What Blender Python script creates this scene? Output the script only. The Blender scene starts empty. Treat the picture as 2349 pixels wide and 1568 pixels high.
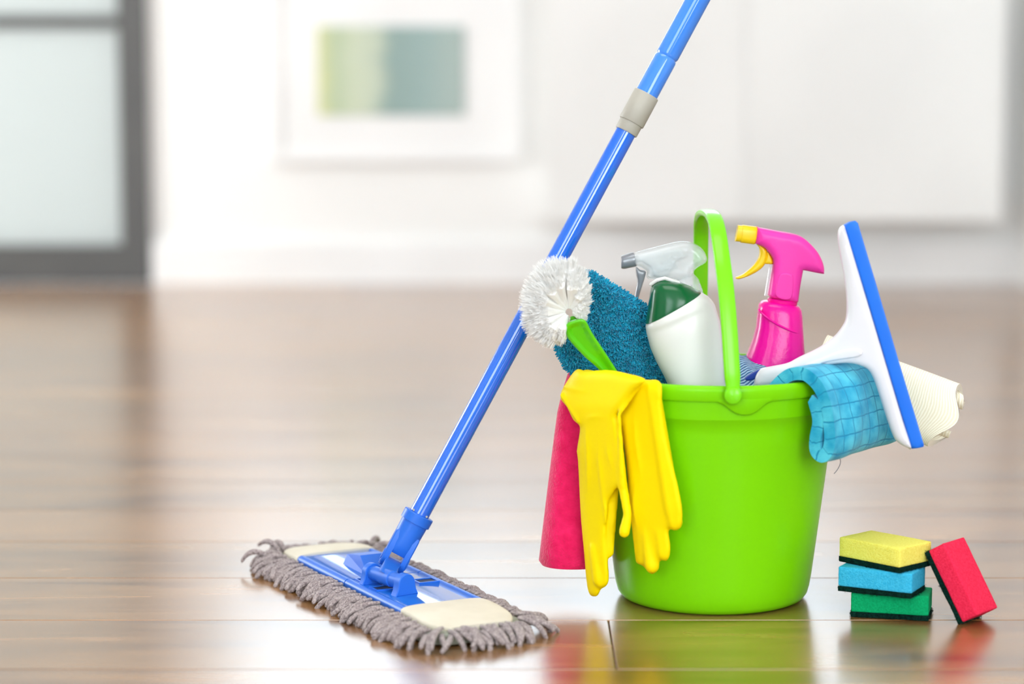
import bpy, bmesh, math, random
from mathutils import Vector, Matrix, noise, geometry

random.seed(7)
S = bpy.context.scene
C = S.collection

# ------------------------------------------------------------------ camera
F = 85.0 / 36.0 * 2349.0          # focal length in pixels of the 2349 px wide frame
CAM_H = 0.647
PITCH = math.radians(7.03)
cam_d = bpy.data.cameras.new('camera')
cam = bpy.data.objects.new('camera', cam_d)
C.objects.link(cam)
cam.location = (0, 0, CAM_H)
cam.rotation_euler = (math.pi / 2 - PITCH, 0, 0)
cam_d.lens = 85.0
cam_d.sensor_width = 36.0
cam_d.sensor_fit = 'HORIZONTAL'
cam_d.clip_start = 0.05
cam_d.clip_end = 100
cam_d.dof.use_dof = True
cam_d.dof.focus_distance = 2.80
cam_d.dof.aperture_fstop = 2.0
S.camera = cam

# ------------------------------------------------------------------ world, daylight, exposure
w = bpy.data.worlds.new('daylight_sky')
S.world = w
w.use_nodes = True
bgn = w.node_tree.nodes['Background']
bgn.inputs['Color'].default_value = (0.78, 0.90, 1.0, 1)
bgn.inputs['Strength'].default_value = 8.4

def area(name, loc, target, sx, sy, power, col=(1, 1, 1)):
    d = bpy.data.lights.new(name, 'AREA')
    d.shape = 'RECTANGLE'
    d.size, d.size_y, d.energy, d.color = sx, sy, power, col
    o = bpy.data.objects.new(name, d)
    C.objects.link(o)
    o.location = loc
    o.rotation_euler = (Vector(target) - Vector(loc)).to_track_quat('-Z', 'Y').to_euler()
    return o

# daylight entering by the two tall windows in the wall behind the photographer and the one in the side wall
area('window_light', (-1.35, -1.40, 1.45), (-1.35, 5, 1.45), 1.7, 2.0, 30)
area('window_light', (1.35, -1.40, 1.45), (1.35, 5, 1.45), 1.7, 2.0, 84)
area('window_light', (-3.08, 5.2, 0.95), (5, 5.2, 0.95), 1.6, 1.2, 100)
# added soft top light under the ceiling, no actual lamp known there
area('added_top_light', (0.0, 2.2, 2.555), (0.0, 2.2, 0), 1.6, 1.2, 38)

S.cycles.use_light_tree = False
S.cycles.max_bounces = 6
S.cycles.diffuse_bounces = 4
S.cycles.glossy_bounces = 3
S.cycles.transmission_bounces = 4
S.cycles.transparent_max_bounces = 8
S.view_settings.view_transform = 'Standard'
S.view_settings.look = 'None'
S.view_settings.exposure = -0.66
S.view_settings.gamma = 1.0
S.view_settings.use_curve_mapping = False

# ------------------------------------------------------------------ helpers
PI = math.pi
def ray(px, py):
    x = (px - 1174.5) / F; y = (784 - py) / F
    return Vector((x, math.cos(PITCH) + y * math.sin(PITCH), -math.sin(PITCH) + y * math.cos(PITCH)))
def at(px, py, Y):
    d = ray(px, py)
    return Vector((0, 0, CAM_H)) + d * (Y / d.y)
def ground(px, py, z=0):
    d = ray(px, py)
    return Vector((0, 0, CAM_H)) + d * ((z - CAM_H) / d.z)

def lin(r, g, b):
    f = lambda c: (c / 12.92 if c <= 0.04045 else ((c + 0.055) / 1.055) ** 2.4)
    return (f(r / 255), f(g / 255), f(b / 255), 1)

def nn(nt, kind, **kw):
    n = nt.nodes.new(kind)
    for k, v in kw.items():
        setattr(n, k, v)
    return n

def mat(name, col, rough=0.5, col2=None, scale=20.0, bump=0.0, bscale=None, spec=0.5, metal=0.0, coat=0.0, sss=0.0, ior=1.5, sheen=0.0, detail=3.0, stretch=None):
    """principled surface whose colour varies a little by noise and whose fine relief is a noise bump"""
    m = bpy.data.materials.new(name)
    m.use_nodes = True
    nt = m.node_tree
    p = nt.nodes['Principled BSDF']
    tc = nn(nt, 'ShaderNodeTexCoord')
    src = tc.outputs['Object']
    if stretch:
        mp = nn(nt, 'ShaderNodeMapping')
        mp.inputs['Scale'].default_value = stretch
        nt.links.new(src, mp.inputs['Vector'])
        src = mp.outputs['Vector']
    nz = nn(nt, 'ShaderNodeTexNoise')
    nz.inputs['Scale'].default_value = scale
    nz.inputs['Detail'].default_value = detail
    nt.links.new(src, nz.inputs['Vector'])
    rp = nn(nt, 'ShaderNodeValToRGB')
    c2 = col2 or tuple(c * 0.94 for c in col[:3]) + (1,)
    rp.color_ramp.elements[0].position = 0.3
    rp.color_ramp.elements[1].position = 0.7
    rp.color_ramp.elements[0].color = c2
    rp.color_ramp.elements[1].color = col
    nt.links.new(nz.outputs['Fac'], rp.inputs['Fac'])
    nt.links.new(rp.outputs['Color'], p.inputs['Base Color'])
    p.inputs['Roughness'].default_value = rough
    p.inputs['Metallic'].default_value = metal
    p.inputs['Specular IOR Level'].default_value = spec
    p.inputs['IOR'].default_value = ior
    p.inputs['Coat Weight'].default_value = coat
    p.inputs['Coat Roughness'].default_value = 0.06
    p.inputs['Sheen Weight'].default_value = sheen
    if sss:
        p.inputs['Subsurface Weight'].default_value = sss
        p.inputs['Subsurface Radius'].default_value = (0.01, 0.01, 0.01)
        p.inputs['Subsurface Scale'].default_value = 0.5
    if bump:
        b = nn(nt, 'ShaderNodeBump')
        b.inputs['Strength'].default_value = bump
        b.inputs['Distance'].default_value = 0.002
        n2 = nn(nt, 'ShaderNodeTexNoise')
        n2.inputs['Scale'].default_value = bscale or scale * 6
        n2.inputs['Detail'].default_value = 2
        nt.links.new(src, n2.inputs['Vector'])
        nt.links.new(n2.outputs['Fac'], b.inputs['Height'])
        nt.links.new(b.outputs['Normal'], p.inputs['Normal'])
    return m

ORG = {}
def tag(o, label=None, cat=None, group=None, kind=None):
    if label: o['label'] = label
    if cat: o['category'] = cat
    if group: o['group'] = group
    if kind: o['kind'] = kind
    return o

def thing(name, loc, label, cat, group=None):
    o = bpy.data.objects.new(name, None)
    C.objects.link(o)
    o.empty_display_size = 0.05
    o.location = loc
    ORG[o.name] = Vector(loc)
    return tag(o, label, cat, group)

def obj(name, vf, m, parent=None, origin=None, smooth=True, sharp=38, uv=None, kind=None, label=None):
    """one mesh object from world-space (verts, faces)"""
    verts, faces = vf
    if parent is not None:
        org = ORG[parent.name]
    else:
        org = Vector(origin) if origin is not None else Vector((0, 0, 0))
    me = bpy.data.meshes.new(name)
    me.from_pydata([tuple(Vector(v) - org) for v in verts], [], faces)
    me.update()
    bm = bmesh.new(); bm.from_mesh(me)
    bmesh.ops.recalc_face_normals(bm, faces=bm.faces)
    bm.to_mesh(me); bm.free()
    if uv is not None:
        l = me.uv_layers.new(name='UVMap')
        for lp in me.loops:
            l.data[lp.index].uv = uv[lp.vertex_index]
    if smooth:
        me.polygons.foreach_set('use_smooth', [True] * len(me.polygons))
        me.set_sharp_from_angle(angle=math.radians(sharp))
    me.materials.append(m)
    o = bpy.data.objects.new(name, me)
    C.objects.link(o)
    if parent is not None:
        o.parent = parent
        ORG[o.name] = org
    else:
        o.location = org
        ORG[o.name] = org
    if kind: o['kind'] = kind
    if label: o['label'] = label
    return o

def join(*vfs):
    V, Fc = [], []
    for v, f in vfs:
        n = len(V)
        V += list(v)
        Fc += [tuple(i + n for i in q) for q in f]
    return V, Fc

def box(x0, x1, y0, y1, z0, z1):
    v = [(x, y, z) for z in (z0, z1) for y in (y0, y1) for x in (x0, x1)]
    f = [(0, 2, 3, 1), (4, 5, 7, 6), (0, 1, 5, 4), (2, 6, 7, 3), (0, 4, 6, 2), (1, 3, 7, 5)]
    return v, f

def loft(secs, cap=True):
    n = len(secs[0]); V = []; Fc = []
    for s in secs: V += [Vector(p) for p in s]
    for i in range(len(secs) - 1):
        for j in range(n):
            k = (j + 1) % n
            Fc.append((i * n + j, i * n + k, (i + 1) * n + k, (i + 1) * n + j))
    if cap:
        Fc.append(tuple(reversed(range(n))))
        Fc.append(tuple((len(secs) - 1) * n + j for j in range(n)))
    return V, Fc

def ell(c, a, b, n=28, e=2.0):
    """superellipse section, half axes are vectors a and b"""
    out = []
    for i in range(n):
        t = 2 * PI * i / n
        ct, st = math.cos(t), math.sin(t)
        out.append(Vector(c) + Vector(a) * math.copysign(abs(ct) ** (2 / e), ct) + Vector(b) * math.copysign(abs(st) ** (2 / e), st))
    return out

def catmull(pts, step, closed=False):
    pts = [Vector(p) for p in pts]; n = len(pts); out = []
    rng = range(n) if closed else range(n - 1)
    for i in rng:
        if closed:
            p0, p1, p2, p3 = pts[i - 1], pts[i], pts[(i + 1) % n], pts[(i + 2) % n]
        else:
            p1, p2 = pts[i], pts[i + 1]
            p0 = pts[i - 1] if i else p1 * 2 - p2
            p3 = pts[i + 2] if i + 2 < n else p2 * 2 - p1
        k = max(1, int(math.ceil((p2 - p1).length / step)))
        for j in range(k):
            t = j / k
            out.append(0.5 * ((2 * p1) + (p2 - p0) * t + (2 * p0 - 5 * p1 + 4 * p2 - p3) * t * t + (3 * p1 - p0 - 3 * p2 + p3) * t ** 3))
    if not closed: out.append(pts[-1])
    return out

def tube(path, rad, n=10, ref=(0, 1, 0), flat=None, cap=True, e=2.0, roundend=False):
    """round or flattened tube along a path; rad is one radius or a list; flat = (width, thickness) half sizes scale"""
    path = [Vector(p) for p in path]
    if not isinstance(rad, (list, tuple)): rad = [rad] * len(path)
    if roundend:
        T0 = (path[0] - path[1]).normalized(); T1 = (path[-1] - path[-2]).normalized()
        pre, post, rp, rq = [], [], [], []
        for a in (80, 55, 28):
            a = math.radians(a)
            pre.append(path[0] + T0 * rad[0] * math.sin(a)); rp.append(rad[0] * math.cos(a))
            post.append(path[-1] + T1 * rad[-1] * math.sin(a)); rq.append(rad[-1] * math.cos(a))
        path = pre + path + post[::-1]; rad = rp + list(rad) + rq[::-1]
    secs = []
    for i, p in enumerate(path):
        T = (path[min(i + 1, len(path) - 1)] - path[max(i - 1, 0)]).normalized()
        A = Vector(ref) - T * Vector(ref).dot(T)
        if A.length < 1e-5: A = T.orthogonal()
        A.normalize(); B = T.cross(A)
        fa, fb = flat if flat else (1, 1)
        secs.append(ell(p, A * rad[i] * fa, B * rad[i] * fb, n, e))
    return loft(secs, cap)

def lathe(profile, c, n=64, axis=None):
    """profile of (radius, height) about a vertical axis through c (or about `axis`)"""
    c = Vector(c); ax = Vector(axis or (0, 0, 1)).normalized()
    A = ax.orthogonal().normalized() if axis else Vector((1, 0, 0)); B = ax.cross(A)
    V, Fc = [], []
    for r, h in profile:
        for j in range(n):
            t = 2 * PI * j / n
            V.append(c + ax * h + (A * math.cos(t) + B * math.sin(t)) * r)
    for i in range(len(profile) - 1):
        for j in range(n):
            k = (j + 1) % n
            Fc.append((i * n + j, i * n + k, (i + 1) * n + k, (i + 1) * n + j))
    Fc.append(tuple(reversed(range(n)))); Fc.append(tuple((len(profile) - 1) * n + j for j in range(n)))
    return V, Fc

def pillow(outline, Yf, th, r, dish=None, step=5.0, smooth=True, seg=4):
    """a slab with rounded edges; outline in photograph pixels, set at real depth Yf, thickness th (m), edge radius r (m)"""
    pts = [Vector((p[0], p[1])) for p in outline]
    pp = catmull(pts, step, True) if smooth else pts
    if not callable(Yf):
        y0 = Yf; Yf = lambda x, y: y0
    K = 1.0 / 1975.0                                # metres per pixel at this distance
    if not smooth:
        q = []
        for i, p in enumerate(pp):
            n_ = pp[(i + 1) % len(pp)]; k = max(1, int((n_ - p).length / 8))
            q += [p.lerp(n_, j / k) for j in range(k)]
        pp = q
    n = len(pp)
    ar = sum(pp[i].x * pp[(i + 1) % n].y - pp[(i + 1) % n].x * pp[i].y for i in range(n))
    if ar < 0: pp = pp[::-1]
    R = r / K
    segs = [(pp[i], pp[(i + 1) % n] - pp[i]) for i in range(n)]
    segs = [(a, d, max(d.length_squared, 1e-9)) for a, d in segs]
    def dist(p):
        m = 1e9
        for a, d, l2 in segs:
            ax_, ay_ = p.x - a.x, p.y - a.y
            t = (ax_ * d.x + ay_ * d.y) / l2
            t = 0 if t < 0 else (1 if t > 1 else t)
            ex, ey = ax_ - d.x * t, ay_ - d.y * t
            v = ex * ex + ey * ey
            if v < m: m = v
        return math.sqrt(m)
    def inside(p):
        c = False
        for a, d, _ in segs:
            b = a + d
            if (a.y > p.y) != (b.y > p.y) and p.x < (b.x - a.x) * (p.y - a.y) / (b.y - a.y) + a.x: c = not c
        return c
    P2 = list(pp); D = [0.0] * n
    rings = [R * (1 - math.cos(PI / 2 * k / seg)) for k in range(1, seg + 1)]
    if dish: rings += [R + dish[0] / K, R + (dish[0] + dish[1]) / K]
    for ins in rings:
        for i in range(n):
            t = (pp[(i + 1) % n] - pp[i - 1]).normalized()
            q = pp[i] + Vector((-t.y, t.x)) * ins
            if inside(q):
                d = dist(q)
                if d > ins * 0.96: P2.append(q); D.append(d)
    x0, x1 = min(p.x for p in pp), max(p.x for p in pp); y0_, y1_ = min(p.y for p in pp), max(p.y for p in pp)
    g = max(4.0, math.sqrt((x1 - x0) * (y1_ - y0_) / 700))
    lim = rings[-1] * 0.5
    yy = y0_ + g / 2
    while yy < y1_:
        xx = x0 + g / 2
        while xx < x1:
            q = Vector((xx, yy))
            if inside(q):
                d = dist(q)
                if d > lim and min(abs(d - k) for k in rings) > g * 0.3 or d > rings[-1] + g * 0.4: P2.append(q); D.append(d)
            xx += g
        yy += g
    res = geometry.delaunay_2d_cdt(P2, [(i, (i + 1) % n) for i in range(n)], [], 1, 1e-6)
    V2, tri = res[0], res[2]; orig = res[3]
    h = th / 2
    V = []; fr = []; bk_ = []
    for i, p in enumerate(V2):
        d = D[orig[i][0]] if orig[i] else dist(p)
        hd = h - r + math.sqrt(max(0, R * R - (R - min(d, R)) ** 2)) * K
        cut = 0
        if dish and d > R + dish[0] / K: cut = dish[1] * min(1, (d - R - dish[0] / K) / (dish[1] / K))
        Y = Yf(p.x, p.y)
        b0 = at(p.x, p.y, Y)
        fr.append(len(V)); V.append(b0 + Vector((0, -hd + cut, 0)))
        bk_.append(len(V)); V.append(b0 + Vector((0, hd, 0)))
    Fc = []
    ec = {}
    for t in tri:
        Fc.append(tuple(fr[i] for i in t)); Fc.append(tuple(bk_[i] for i in reversed(t)))
        for k in range(len(t)):
            e = (t[k], t[(k + 1) % len(t)])
            if (e[1], e[0]) in ec: ec.pop((e[1], e[0]))
            else: ec[e] = 1
    for a, b in ec: Fc.append((fr[b], fr[a], bk_[a], bk_[b]))
    return V, Fc

def remeshed(vf, voxel=0.002, it=6, fac=0.5):
    """fuse overlapping closed shapes into one continuous skin"""
    me = bpy.data.meshes.new('fuse'); me.from_pydata([tuple(v) for v in vf[0]], [], vf[1]); me.update()
    bm = bmesh.new(); bm.from_mesh(me); bmesh.ops.recalc_face_normals(bm, faces=bm.faces); bm.to_mesh(me); bm.free()
    o = bpy.data.objects.new('fuse', me); C.objects.link(o)
    m = o.modifiers.new('r', 'REMESH'); m.mode = 'VOXEL'; m.voxel_size = voxel; m.adaptivity = 0
    s = o.modifiers.new('s', 'SMOOTH'); s.factor = fac; s.iterations = it
    bpy.context.view_layer.update()
    ev = o.evaluated_get(bpy.context.evaluated_depsgraph_get())
    t = ev.to_mesh()
    V = [v.co.copy() for v in t.vertices]; Fc = [tuple(p.vertices) for p in t.polygons]
    ev.to_mesh_clear()
    bpy.data.objects.remove(o); bpy.data.meshes.remove(me)
    return V, Fc

def rbox(sx, sy, sz, r, seg=3):
    """rounded box centred on the origin"""
    bm = bmesh.new()
    bmesh.ops.create_cube(bm, size=1)
    for v in bm.verts: v.co = Vector((v.co.x * sx, v.co.y * sy, v.co.z * sz))
    bmesh.ops.bevel(bm, geom=list(bm.edges), offset=r, segments=seg, affect='EDGES', profile=0.5)
    bm.verts.index_update()
    out = ([v.co.copy() for v in bm.verts], [tuple(v.index for v in f.verts) for f in bm.faces])
    bm.free()
    return out

def xf(vf, M):
    return [M @ Vector(v) for v in vf[0]], vf[1]

def frame(o, ex, ey, ez):
    M = Matrix.Identity(4)
    for i in range(3):
        M[i][0], M[i][1], M[i][2], M[i][3] = ex[i], ey[i], ez[i], o[i]
    return M

# ------------------------------------------------------------------ materials
def translucent(name, col, col2, fac=0.5):
    """thin fibres that let light through"""
    m = bpy.data.materials.new(name); m.use_nodes = True
    nt = m.node_tree; p = nt.nodes['Principled BSDF']
    tc = nn(nt, 'ShaderNodeTexCoord'); nz = nn(nt, 'ShaderNodeTexNoise'); nz.inputs['Scale'].default_value = 60
    rp = nn(nt, 'ShaderNodeValToRGB'); rp.color_ramp.elements[0].color = col2; rp.color_ramp.elements[1].color = col
    nt.links.new(tc.outputs['Object'], nz.inputs['Vector']); nt.links.new(nz.outputs['Fac'], rp.inputs['Fac'])
    nt.links.new(rp.outputs[0], p.inputs['Base Color']); p.inputs['Roughness'].default_value = 0.6
    tr = nn(nt, 'ShaderNodeBsdfTranslucent'); nt.links.new(rp.outputs[0], tr.inputs['Color'])
    mx = nn(nt, 'ShaderNodeMixShader'); mx.inputs[0].default_value = fac
    nt.links.new(p.outputs[0], mx.inputs[1]); nt.links.new(tr.outputs[0], mx.inputs[2])
    nt.links.new(mx.outputs[0], nt.nodes['Material Output'].inputs['Surface'])
    return m
M_wall = mat('white_plaster', (0.86, 0.86, 0.84, 1), 0.85, (0.83, 0.83, 0.81, 1), 3, detail=0)
M_trim = mat('white_paint', (0.86, 0.86, 0.85, 1), 0.45, None, 4, detail=0)
M_ceil = mat('ceiling_paint', (0.85, 0.85, 0.85, 1), 0.9, detail=0)
M_dark = mat('grey_door_paint', lin(84, 84, 82), 0.4, lin(78, 78, 77), 5)
M_cab = mat('cabinet_lacquer', (0.84, 0.84, 0.82, 1), 0.4, None, 3, detail=0)
M_green = mat('lime_plastic', (0.205, 0.66, 0.002, 1), 0.27, (0.195, 0.635, 0.002, 1), 6, spec=0.16)
M_green2 = mat('lime_handle_plastic', (0.20, 0.72, 0.008, 1), 0.22, None, 6, spec=0.3)
M_blue = mat('blue_plastic', (0.022, 0.155, 0.68, 1), 0.38, (0.02, 0.145, 0.64, 1), 12, spec=0.3)
M_plate = mat('glossy_blue_plastic', (0.015, 0.150, 0.62, 1), 0.08, (0.013, 0.14, 0.58, 1), 10, coat=0.5)
M_pole = mat('blue_enamel', (0.010, 0.150, 0.76, 1), 0.05, (0.009, 0.14, 0.70, 1), 10, spec=1.0)
M_pole2 = mat('light_blue_enamel', (0.06, 0.27, 0.86, 1), 0.07, (0.05, 0.235, 0.79, 1), 10, coat=0.3)
M_grey = mat('grey_plastic', lin(176, 172, 160), 0.5, lin(166, 162, 150), 30)
M_cream = mat('cream_pocket_fabric', lin(224, 217, 198), 0.8, lin(214, 206, 186), 30, 0.1, 600)
M_canvas = mat('grey_green_canvas', lin(168, 170, 155), 0.9, lin(140, 145, 128), 60, 0.4, 500)
M_strand = mat('taupe_chenille', lin(192, 178, 174), 0.95, lin(122, 108, 110), 420, 0.9, 650, sheen=0.3, spec=0.1)
M_yellow = mat('yellow_rubber', (1.0, 0.79, 0.0, 1), 0.5, (1.0, 0.75, 0.0, 1), 10, 0.05, 300, spec=0.12)
M_pinkcloth = mat('pink_felt', lin(242, 34, 102), 0.95, lin(222, 18, 84), 90, 0.7, 350, spec=0.1, sheen=0.35)
M_bristle = translucent('white_bristles', (0.985, 0.98, 0.955, 1), (0.97, 0.965, 0.93, 1), 0.12)
M_brush = mat('green_brush_plastic', (0.12, 0.62, 0.004, 1), 0.3, None, 10)
M_teal = mat('teal_microfibre', lin(14, 152, 184), 0.95, lin(5, 104, 138), 110, 0.8, 500, spec=0.1, sheen=0.3)
M_tealpile = mat('teal_pile', lin(32, 182, 216), 0.9, lin(8, 128, 168), 160, spec=0.15, sheen=0.2)
M_white = mat('white_bottle_plastic', (0.775, 0.775, 0.75, 1), 0.32, None, 6)
M_dkgreen = mat('bottle_green_plastic', (0.001, 0.105, 0.028, 1), 0.22, (0.001, 0.085, 0.022, 1), 12, spec=0.4)
M_pink = mat('pink_plastic', (0.93, 0.045, 0.40, 1), 0.36, (0.90, 0.04, 0.375, 1), 12, 0.05, 250, spec=0.3)
M_pinkb = mat('magenta_bottle_plastic', (0.90, 0.003, 0.32, 1), 0.2, (0.84, 0.002, 0.29, 1), 10, 0.1, 250, spec=0.3)
M_yelp = mat('yellow_plastic', (0.93, 0.63, 0.0, 1), 0.35, (0.90, 0.58, 0.0, 1), 20)
M_silver = mat('silver_grey_plastic', lin(150, 153, 156), 0.28, lin(132, 135, 138), 20, metal=0.3)
M_sqw = mat('white_squeegee_plastic', (0.775, 0.765, 0.80, 1), 0.3, None, 6)
M_sqb = mat('blue_squeegee_rubber', (0.002, 0.165, 0.80, 1), 0.5, (0.002, 0.155, 0.77, 1), 40)
M_navy = mat('navy_grip_rubber', (0.004, 0.035, 0.30, 1), 0.5)
M_pad = mat('dark_scouring_fibre', lin(10, 56, 46), 0.95, lin(2, 24, 20), 500, 1.0, 900, spec=0.1)
def foam(n, a, b):
    return mat(n, lin(*a), 0.9, lin(*b), 420, 0.55, 700, spec=0.15)
M_fy = foam('yellow_foam', (246, 238, 118), (238, 224, 92))
M_fb = foam('sky_blue_foam', (70, 190, 228), (44, 168, 212))
M_fg = foam('green_foam', (6, 170, 106), (0, 148, 88))
M_fr = foam('red_foam', (246, 52, 88), (230, 34, 70))

def clear_plastic():
    m = bpy.data.materials.new('clear_plastic'); m.use_nodes = True
    nt = m.node_tree; p = nt.nodes['Principled BSDF']
    p.inputs['Base Color'].default_value = (0.90, 0.92, 0.92, 1); p.inputs['Roughness'].default_value = 0.06; p.inputs['Coat Weight'].default_value = 1.0
    nz = nn(nt, 'ShaderNodeTexNoise'); nz.inputs['Scale'].default_value = 3
    mr = nn(nt, 'ShaderNodeMapRange'); mr.inputs['To Min'].default_value = 0.60; mr.inputs['To Max'].default_value = 0.70
    tr = nn(nt, 'ShaderNodeBsdfTransparent'); tr.inputs['Color'].default_value = (0.94, 0.96, 0.96, 1)
    mx = nn(nt, 'ShaderNodeMixShader')
    nt.links.new(nz.outputs['Fac'], mr.inputs['Value']); nt.links.new(mr.outputs['Result'], mx.inputs['Fac'])
    nt.links.new(p.outputs[0], mx.inputs[1]); nt.links.new(tr.outputs[0], mx.inputs[2])
    nt.links.new(mx.outputs[0], nt.nodes['Material Output'].inputs['Surface'])
    return m
M_clear = clear_plastic()

def pane_mat(name, transp, rough, col):
    m = bpy.data.materials.new(name); m.use_nodes = True
    nt = m.node_tree; p = nt.nodes['Principled BSDF']
    p.inputs['Roughness'].default_value = rough; p.inputs['Base Color'].default_value = col
    nz = nn(nt, 'ShaderNodeTexNoise'); nz.inputs['Scale'].default_value = 2
    mr = nn(nt, 'ShaderNodeMapRange'); mr.inputs['To Min'].default_value = transp - 0.01; mr.inputs['To Max'].default_value = transp + 0.01
    tr = nn(nt, 'ShaderNodeBsdfTransparent' if transp > 0.7 else 'ShaderNodeBsdfTranslucent')
    tr.inputs['Color'].default_value = (0.97, 0.98, 0.98, 1) if transp > 0.7 else col
    mx = nn(nt, 'ShaderNodeMixShader')
    nt.links.new(nz.outputs['Fac'], mr.inputs['Value']); nt.links.new(mr.outputs['Result'], mx.inputs['Fac'])
    nt.links.new(p.outputs[0], mx.inputs[1]); nt.links.new(tr.outputs[0], mx.inputs[2])
    nt.links.new(mx.outputs[0], nt.nodes['Material Output'].inputs['Surface'])
    return m
M_glass = pane_mat('window_glass', 0.93, 0.03, (0.6, 0.65, 0.65, 1))
M_frost = pane_mat('frosted_glass', 0.5, 0.25, (0.56, 0.57, 0.545, 1))

def wood():
    m = bpy.data.materials.new('oiled_wood_planks'); m.use_nodes = True
    nt = m.node_tree; p = nt.nodes['Principled BSDF']; L = nt.links.new
    tc = nn(nt, 'ShaderNodeTexCoord'); oi = nn(nt, 'ShaderNodeObjectInfo')
    mul = nn(nt, 'ShaderNodeMath', operation='MULTIPLY'); mul.inputs[1].default_value = 57.0
    L(oi.outputs['Random'], mul.inputs[0])
    comb = nn(nt, 'ShaderNodeCombineXYZ'); L(mul.outputs[0], comb.inputs['Z']); L(mul.outputs[0], comb.inputs['X'])
    add = nn(nt, 'ShaderNodeVectorMath', operation='ADD'); L(tc.outputs['Object'], add.inputs[0]); L(comb.outputs[0], add.inputs[1])
    def mapped(sc):
        mp = nn(nt, 'ShaderNodeMapping'); mp.inputs['Scale'].default_value = sc; L(add.outputs[0], mp.inputs['Vector']); return mp.outputs['Vector']
    n1 = nn(nt, 'ShaderNodeTexNoise'); n1.inputs['Scale'].default_value = 1.0; n1.inputs['Detail'].default_value = 3; n1.inputs['Distortion'].default_value = 1.2
    L(mapped((2.2, 16, 1)), n1.inputs['Vector'])
    n2 = nn(nt, 'ShaderNodeTexNoise'); n2.inputs['Scale'].default_value = 1.0; n2.inputs['Detail'].default_value = 3
    L(mapped((9, 260, 1)), n2.inputs['Vector'])
    r1 = nn(nt, 'ShaderNodeValToRGB')
    e = r1.color_ramp.elements
    e[0].position = 0.28; e[0].color = (0.165, 0.064, 0.018, 1)
    e[1].position = 0.72; e[1].color = (0.45, 0.225, 0.070, 1)
    k = e.new(0.5); k.color = (0.31, 0.146, 0.043, 1)
    L(n1.outputs['Fac'], r1.inputs['Fac'])
    r2 = nn(nt, 'ShaderNodeMapRange'); r2.inputs['From Min'].default_value = 0.3; r2.inputs['From Max'].default_value = 0.7; r2.inputs['To Min'].default_value = 0.78; r2.inputs['To Max'].default_value = 1.12
    L(n2.outputs['Fac'], r2.inputs['Value'])
    r3 = nn(nt, 'ShaderNodeMapRange'); r3.inputs['To Min'].default_value = 0.82; r3.inputs['To Max'].default_value = 1.15
    L(oi.outputs['Random'], r3.inputs['Value'])
    mm = nn(nt, 'ShaderNodeMath', operation='MULTIPLY'); L(r2.outputs[0], mm.inputs[0]); L(r3.outputs[0], mm.inputs[1])
    vm = nn(nt, 'ShaderNodeVectorMath', operation='SCALE'); L(r1.outputs['Color'], vm.inputs[0]); L(mm.outputs[0], vm.inputs['Scale'])
    L(vm.outputs[0], p.inputs['Base Color'])
    rr = nn(nt, 'ShaderNodeMapRange'); rr.inputs['To Min'].default_value = 0.22; rr.inputs['To Max'].default_value = 0.30
    L(n1.outputs['Fac'], rr.inputs['Value']); L(rr.outputs[0], p.inputs['Roughness'])
    p.inputs['IOR'].default_value = 1.6
    p.inputs['Coat Weight'].default_value = 0.72; p.inputs['Coat Roughness'].default_value = 0.24; p.inputs['Coat IOR'].default_value = 1.6
    b = nn(nt, 'ShaderNodeBump'); b.inputs['Strength'].default_value = 0.10; b.inputs['Distance'].default_value = 0.0006
    L(n2.outputs['Fac'], b.inputs['Height']); L(b.outputs['Normal'], p.inputs['Normal'])
    return m
M_wood = wood()
M_sub = mat('dark_subfloor', (0.03, 0.018, 0.01, 1), 0.9)

def picture_mat():
    m = bpy.data.materials.new('blue_green_print'); m.use_nodes = True
    nt = m.node_tree; p = nt.nodes['Principled BSDF']; L = nt.links.new
    tc = nn(nt, 'ShaderNodeTexCoord'); sp = nn(nt, 'ShaderNodeSeparateXYZ'); L(tc.outputs['Generated'], sp.inputs[0])
    nz = nn(nt, 'ShaderNodeTexNoise'); nz.inputs['Scale'].default_value = 4; L(tc.outputs['Generated'], nz.inputs['Vector'])
    ad = nn(nt, 'ShaderNodeMath', operation='MULTIPLY_ADD'); L(nz.outputs['Fac'], ad.inputs[0]); ad.inputs[1].default_value = 0.16; L(sp.outputs['X'], ad.inputs[2])
    r = nn(nt, 'ShaderNodeValToRGB'); e = r.color_ramp.elements
    e[0].position = 0.06; e[0].color = lin(214, 214, 150)
    e[1].position = 1.0; e[1].color = lin(160, 178, 172)
    for pos, c in ((0.20, (176, 192, 158)), (0.34, (196, 206, 180)), (0.48, (186, 198, 178)), (0.58, (136, 160, 154)), (0.8, (146, 170, 166))):
        k = e.new(pos); k.color = lin(*c)
    L(ad.outputs[0], r.inputs['Fac']); L(r.outputs['Color'], p.inputs['Base Color'])
    p.inputs['Roughness'].default_value = 0.5
    return m
M_print = picture_mat()

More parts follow.
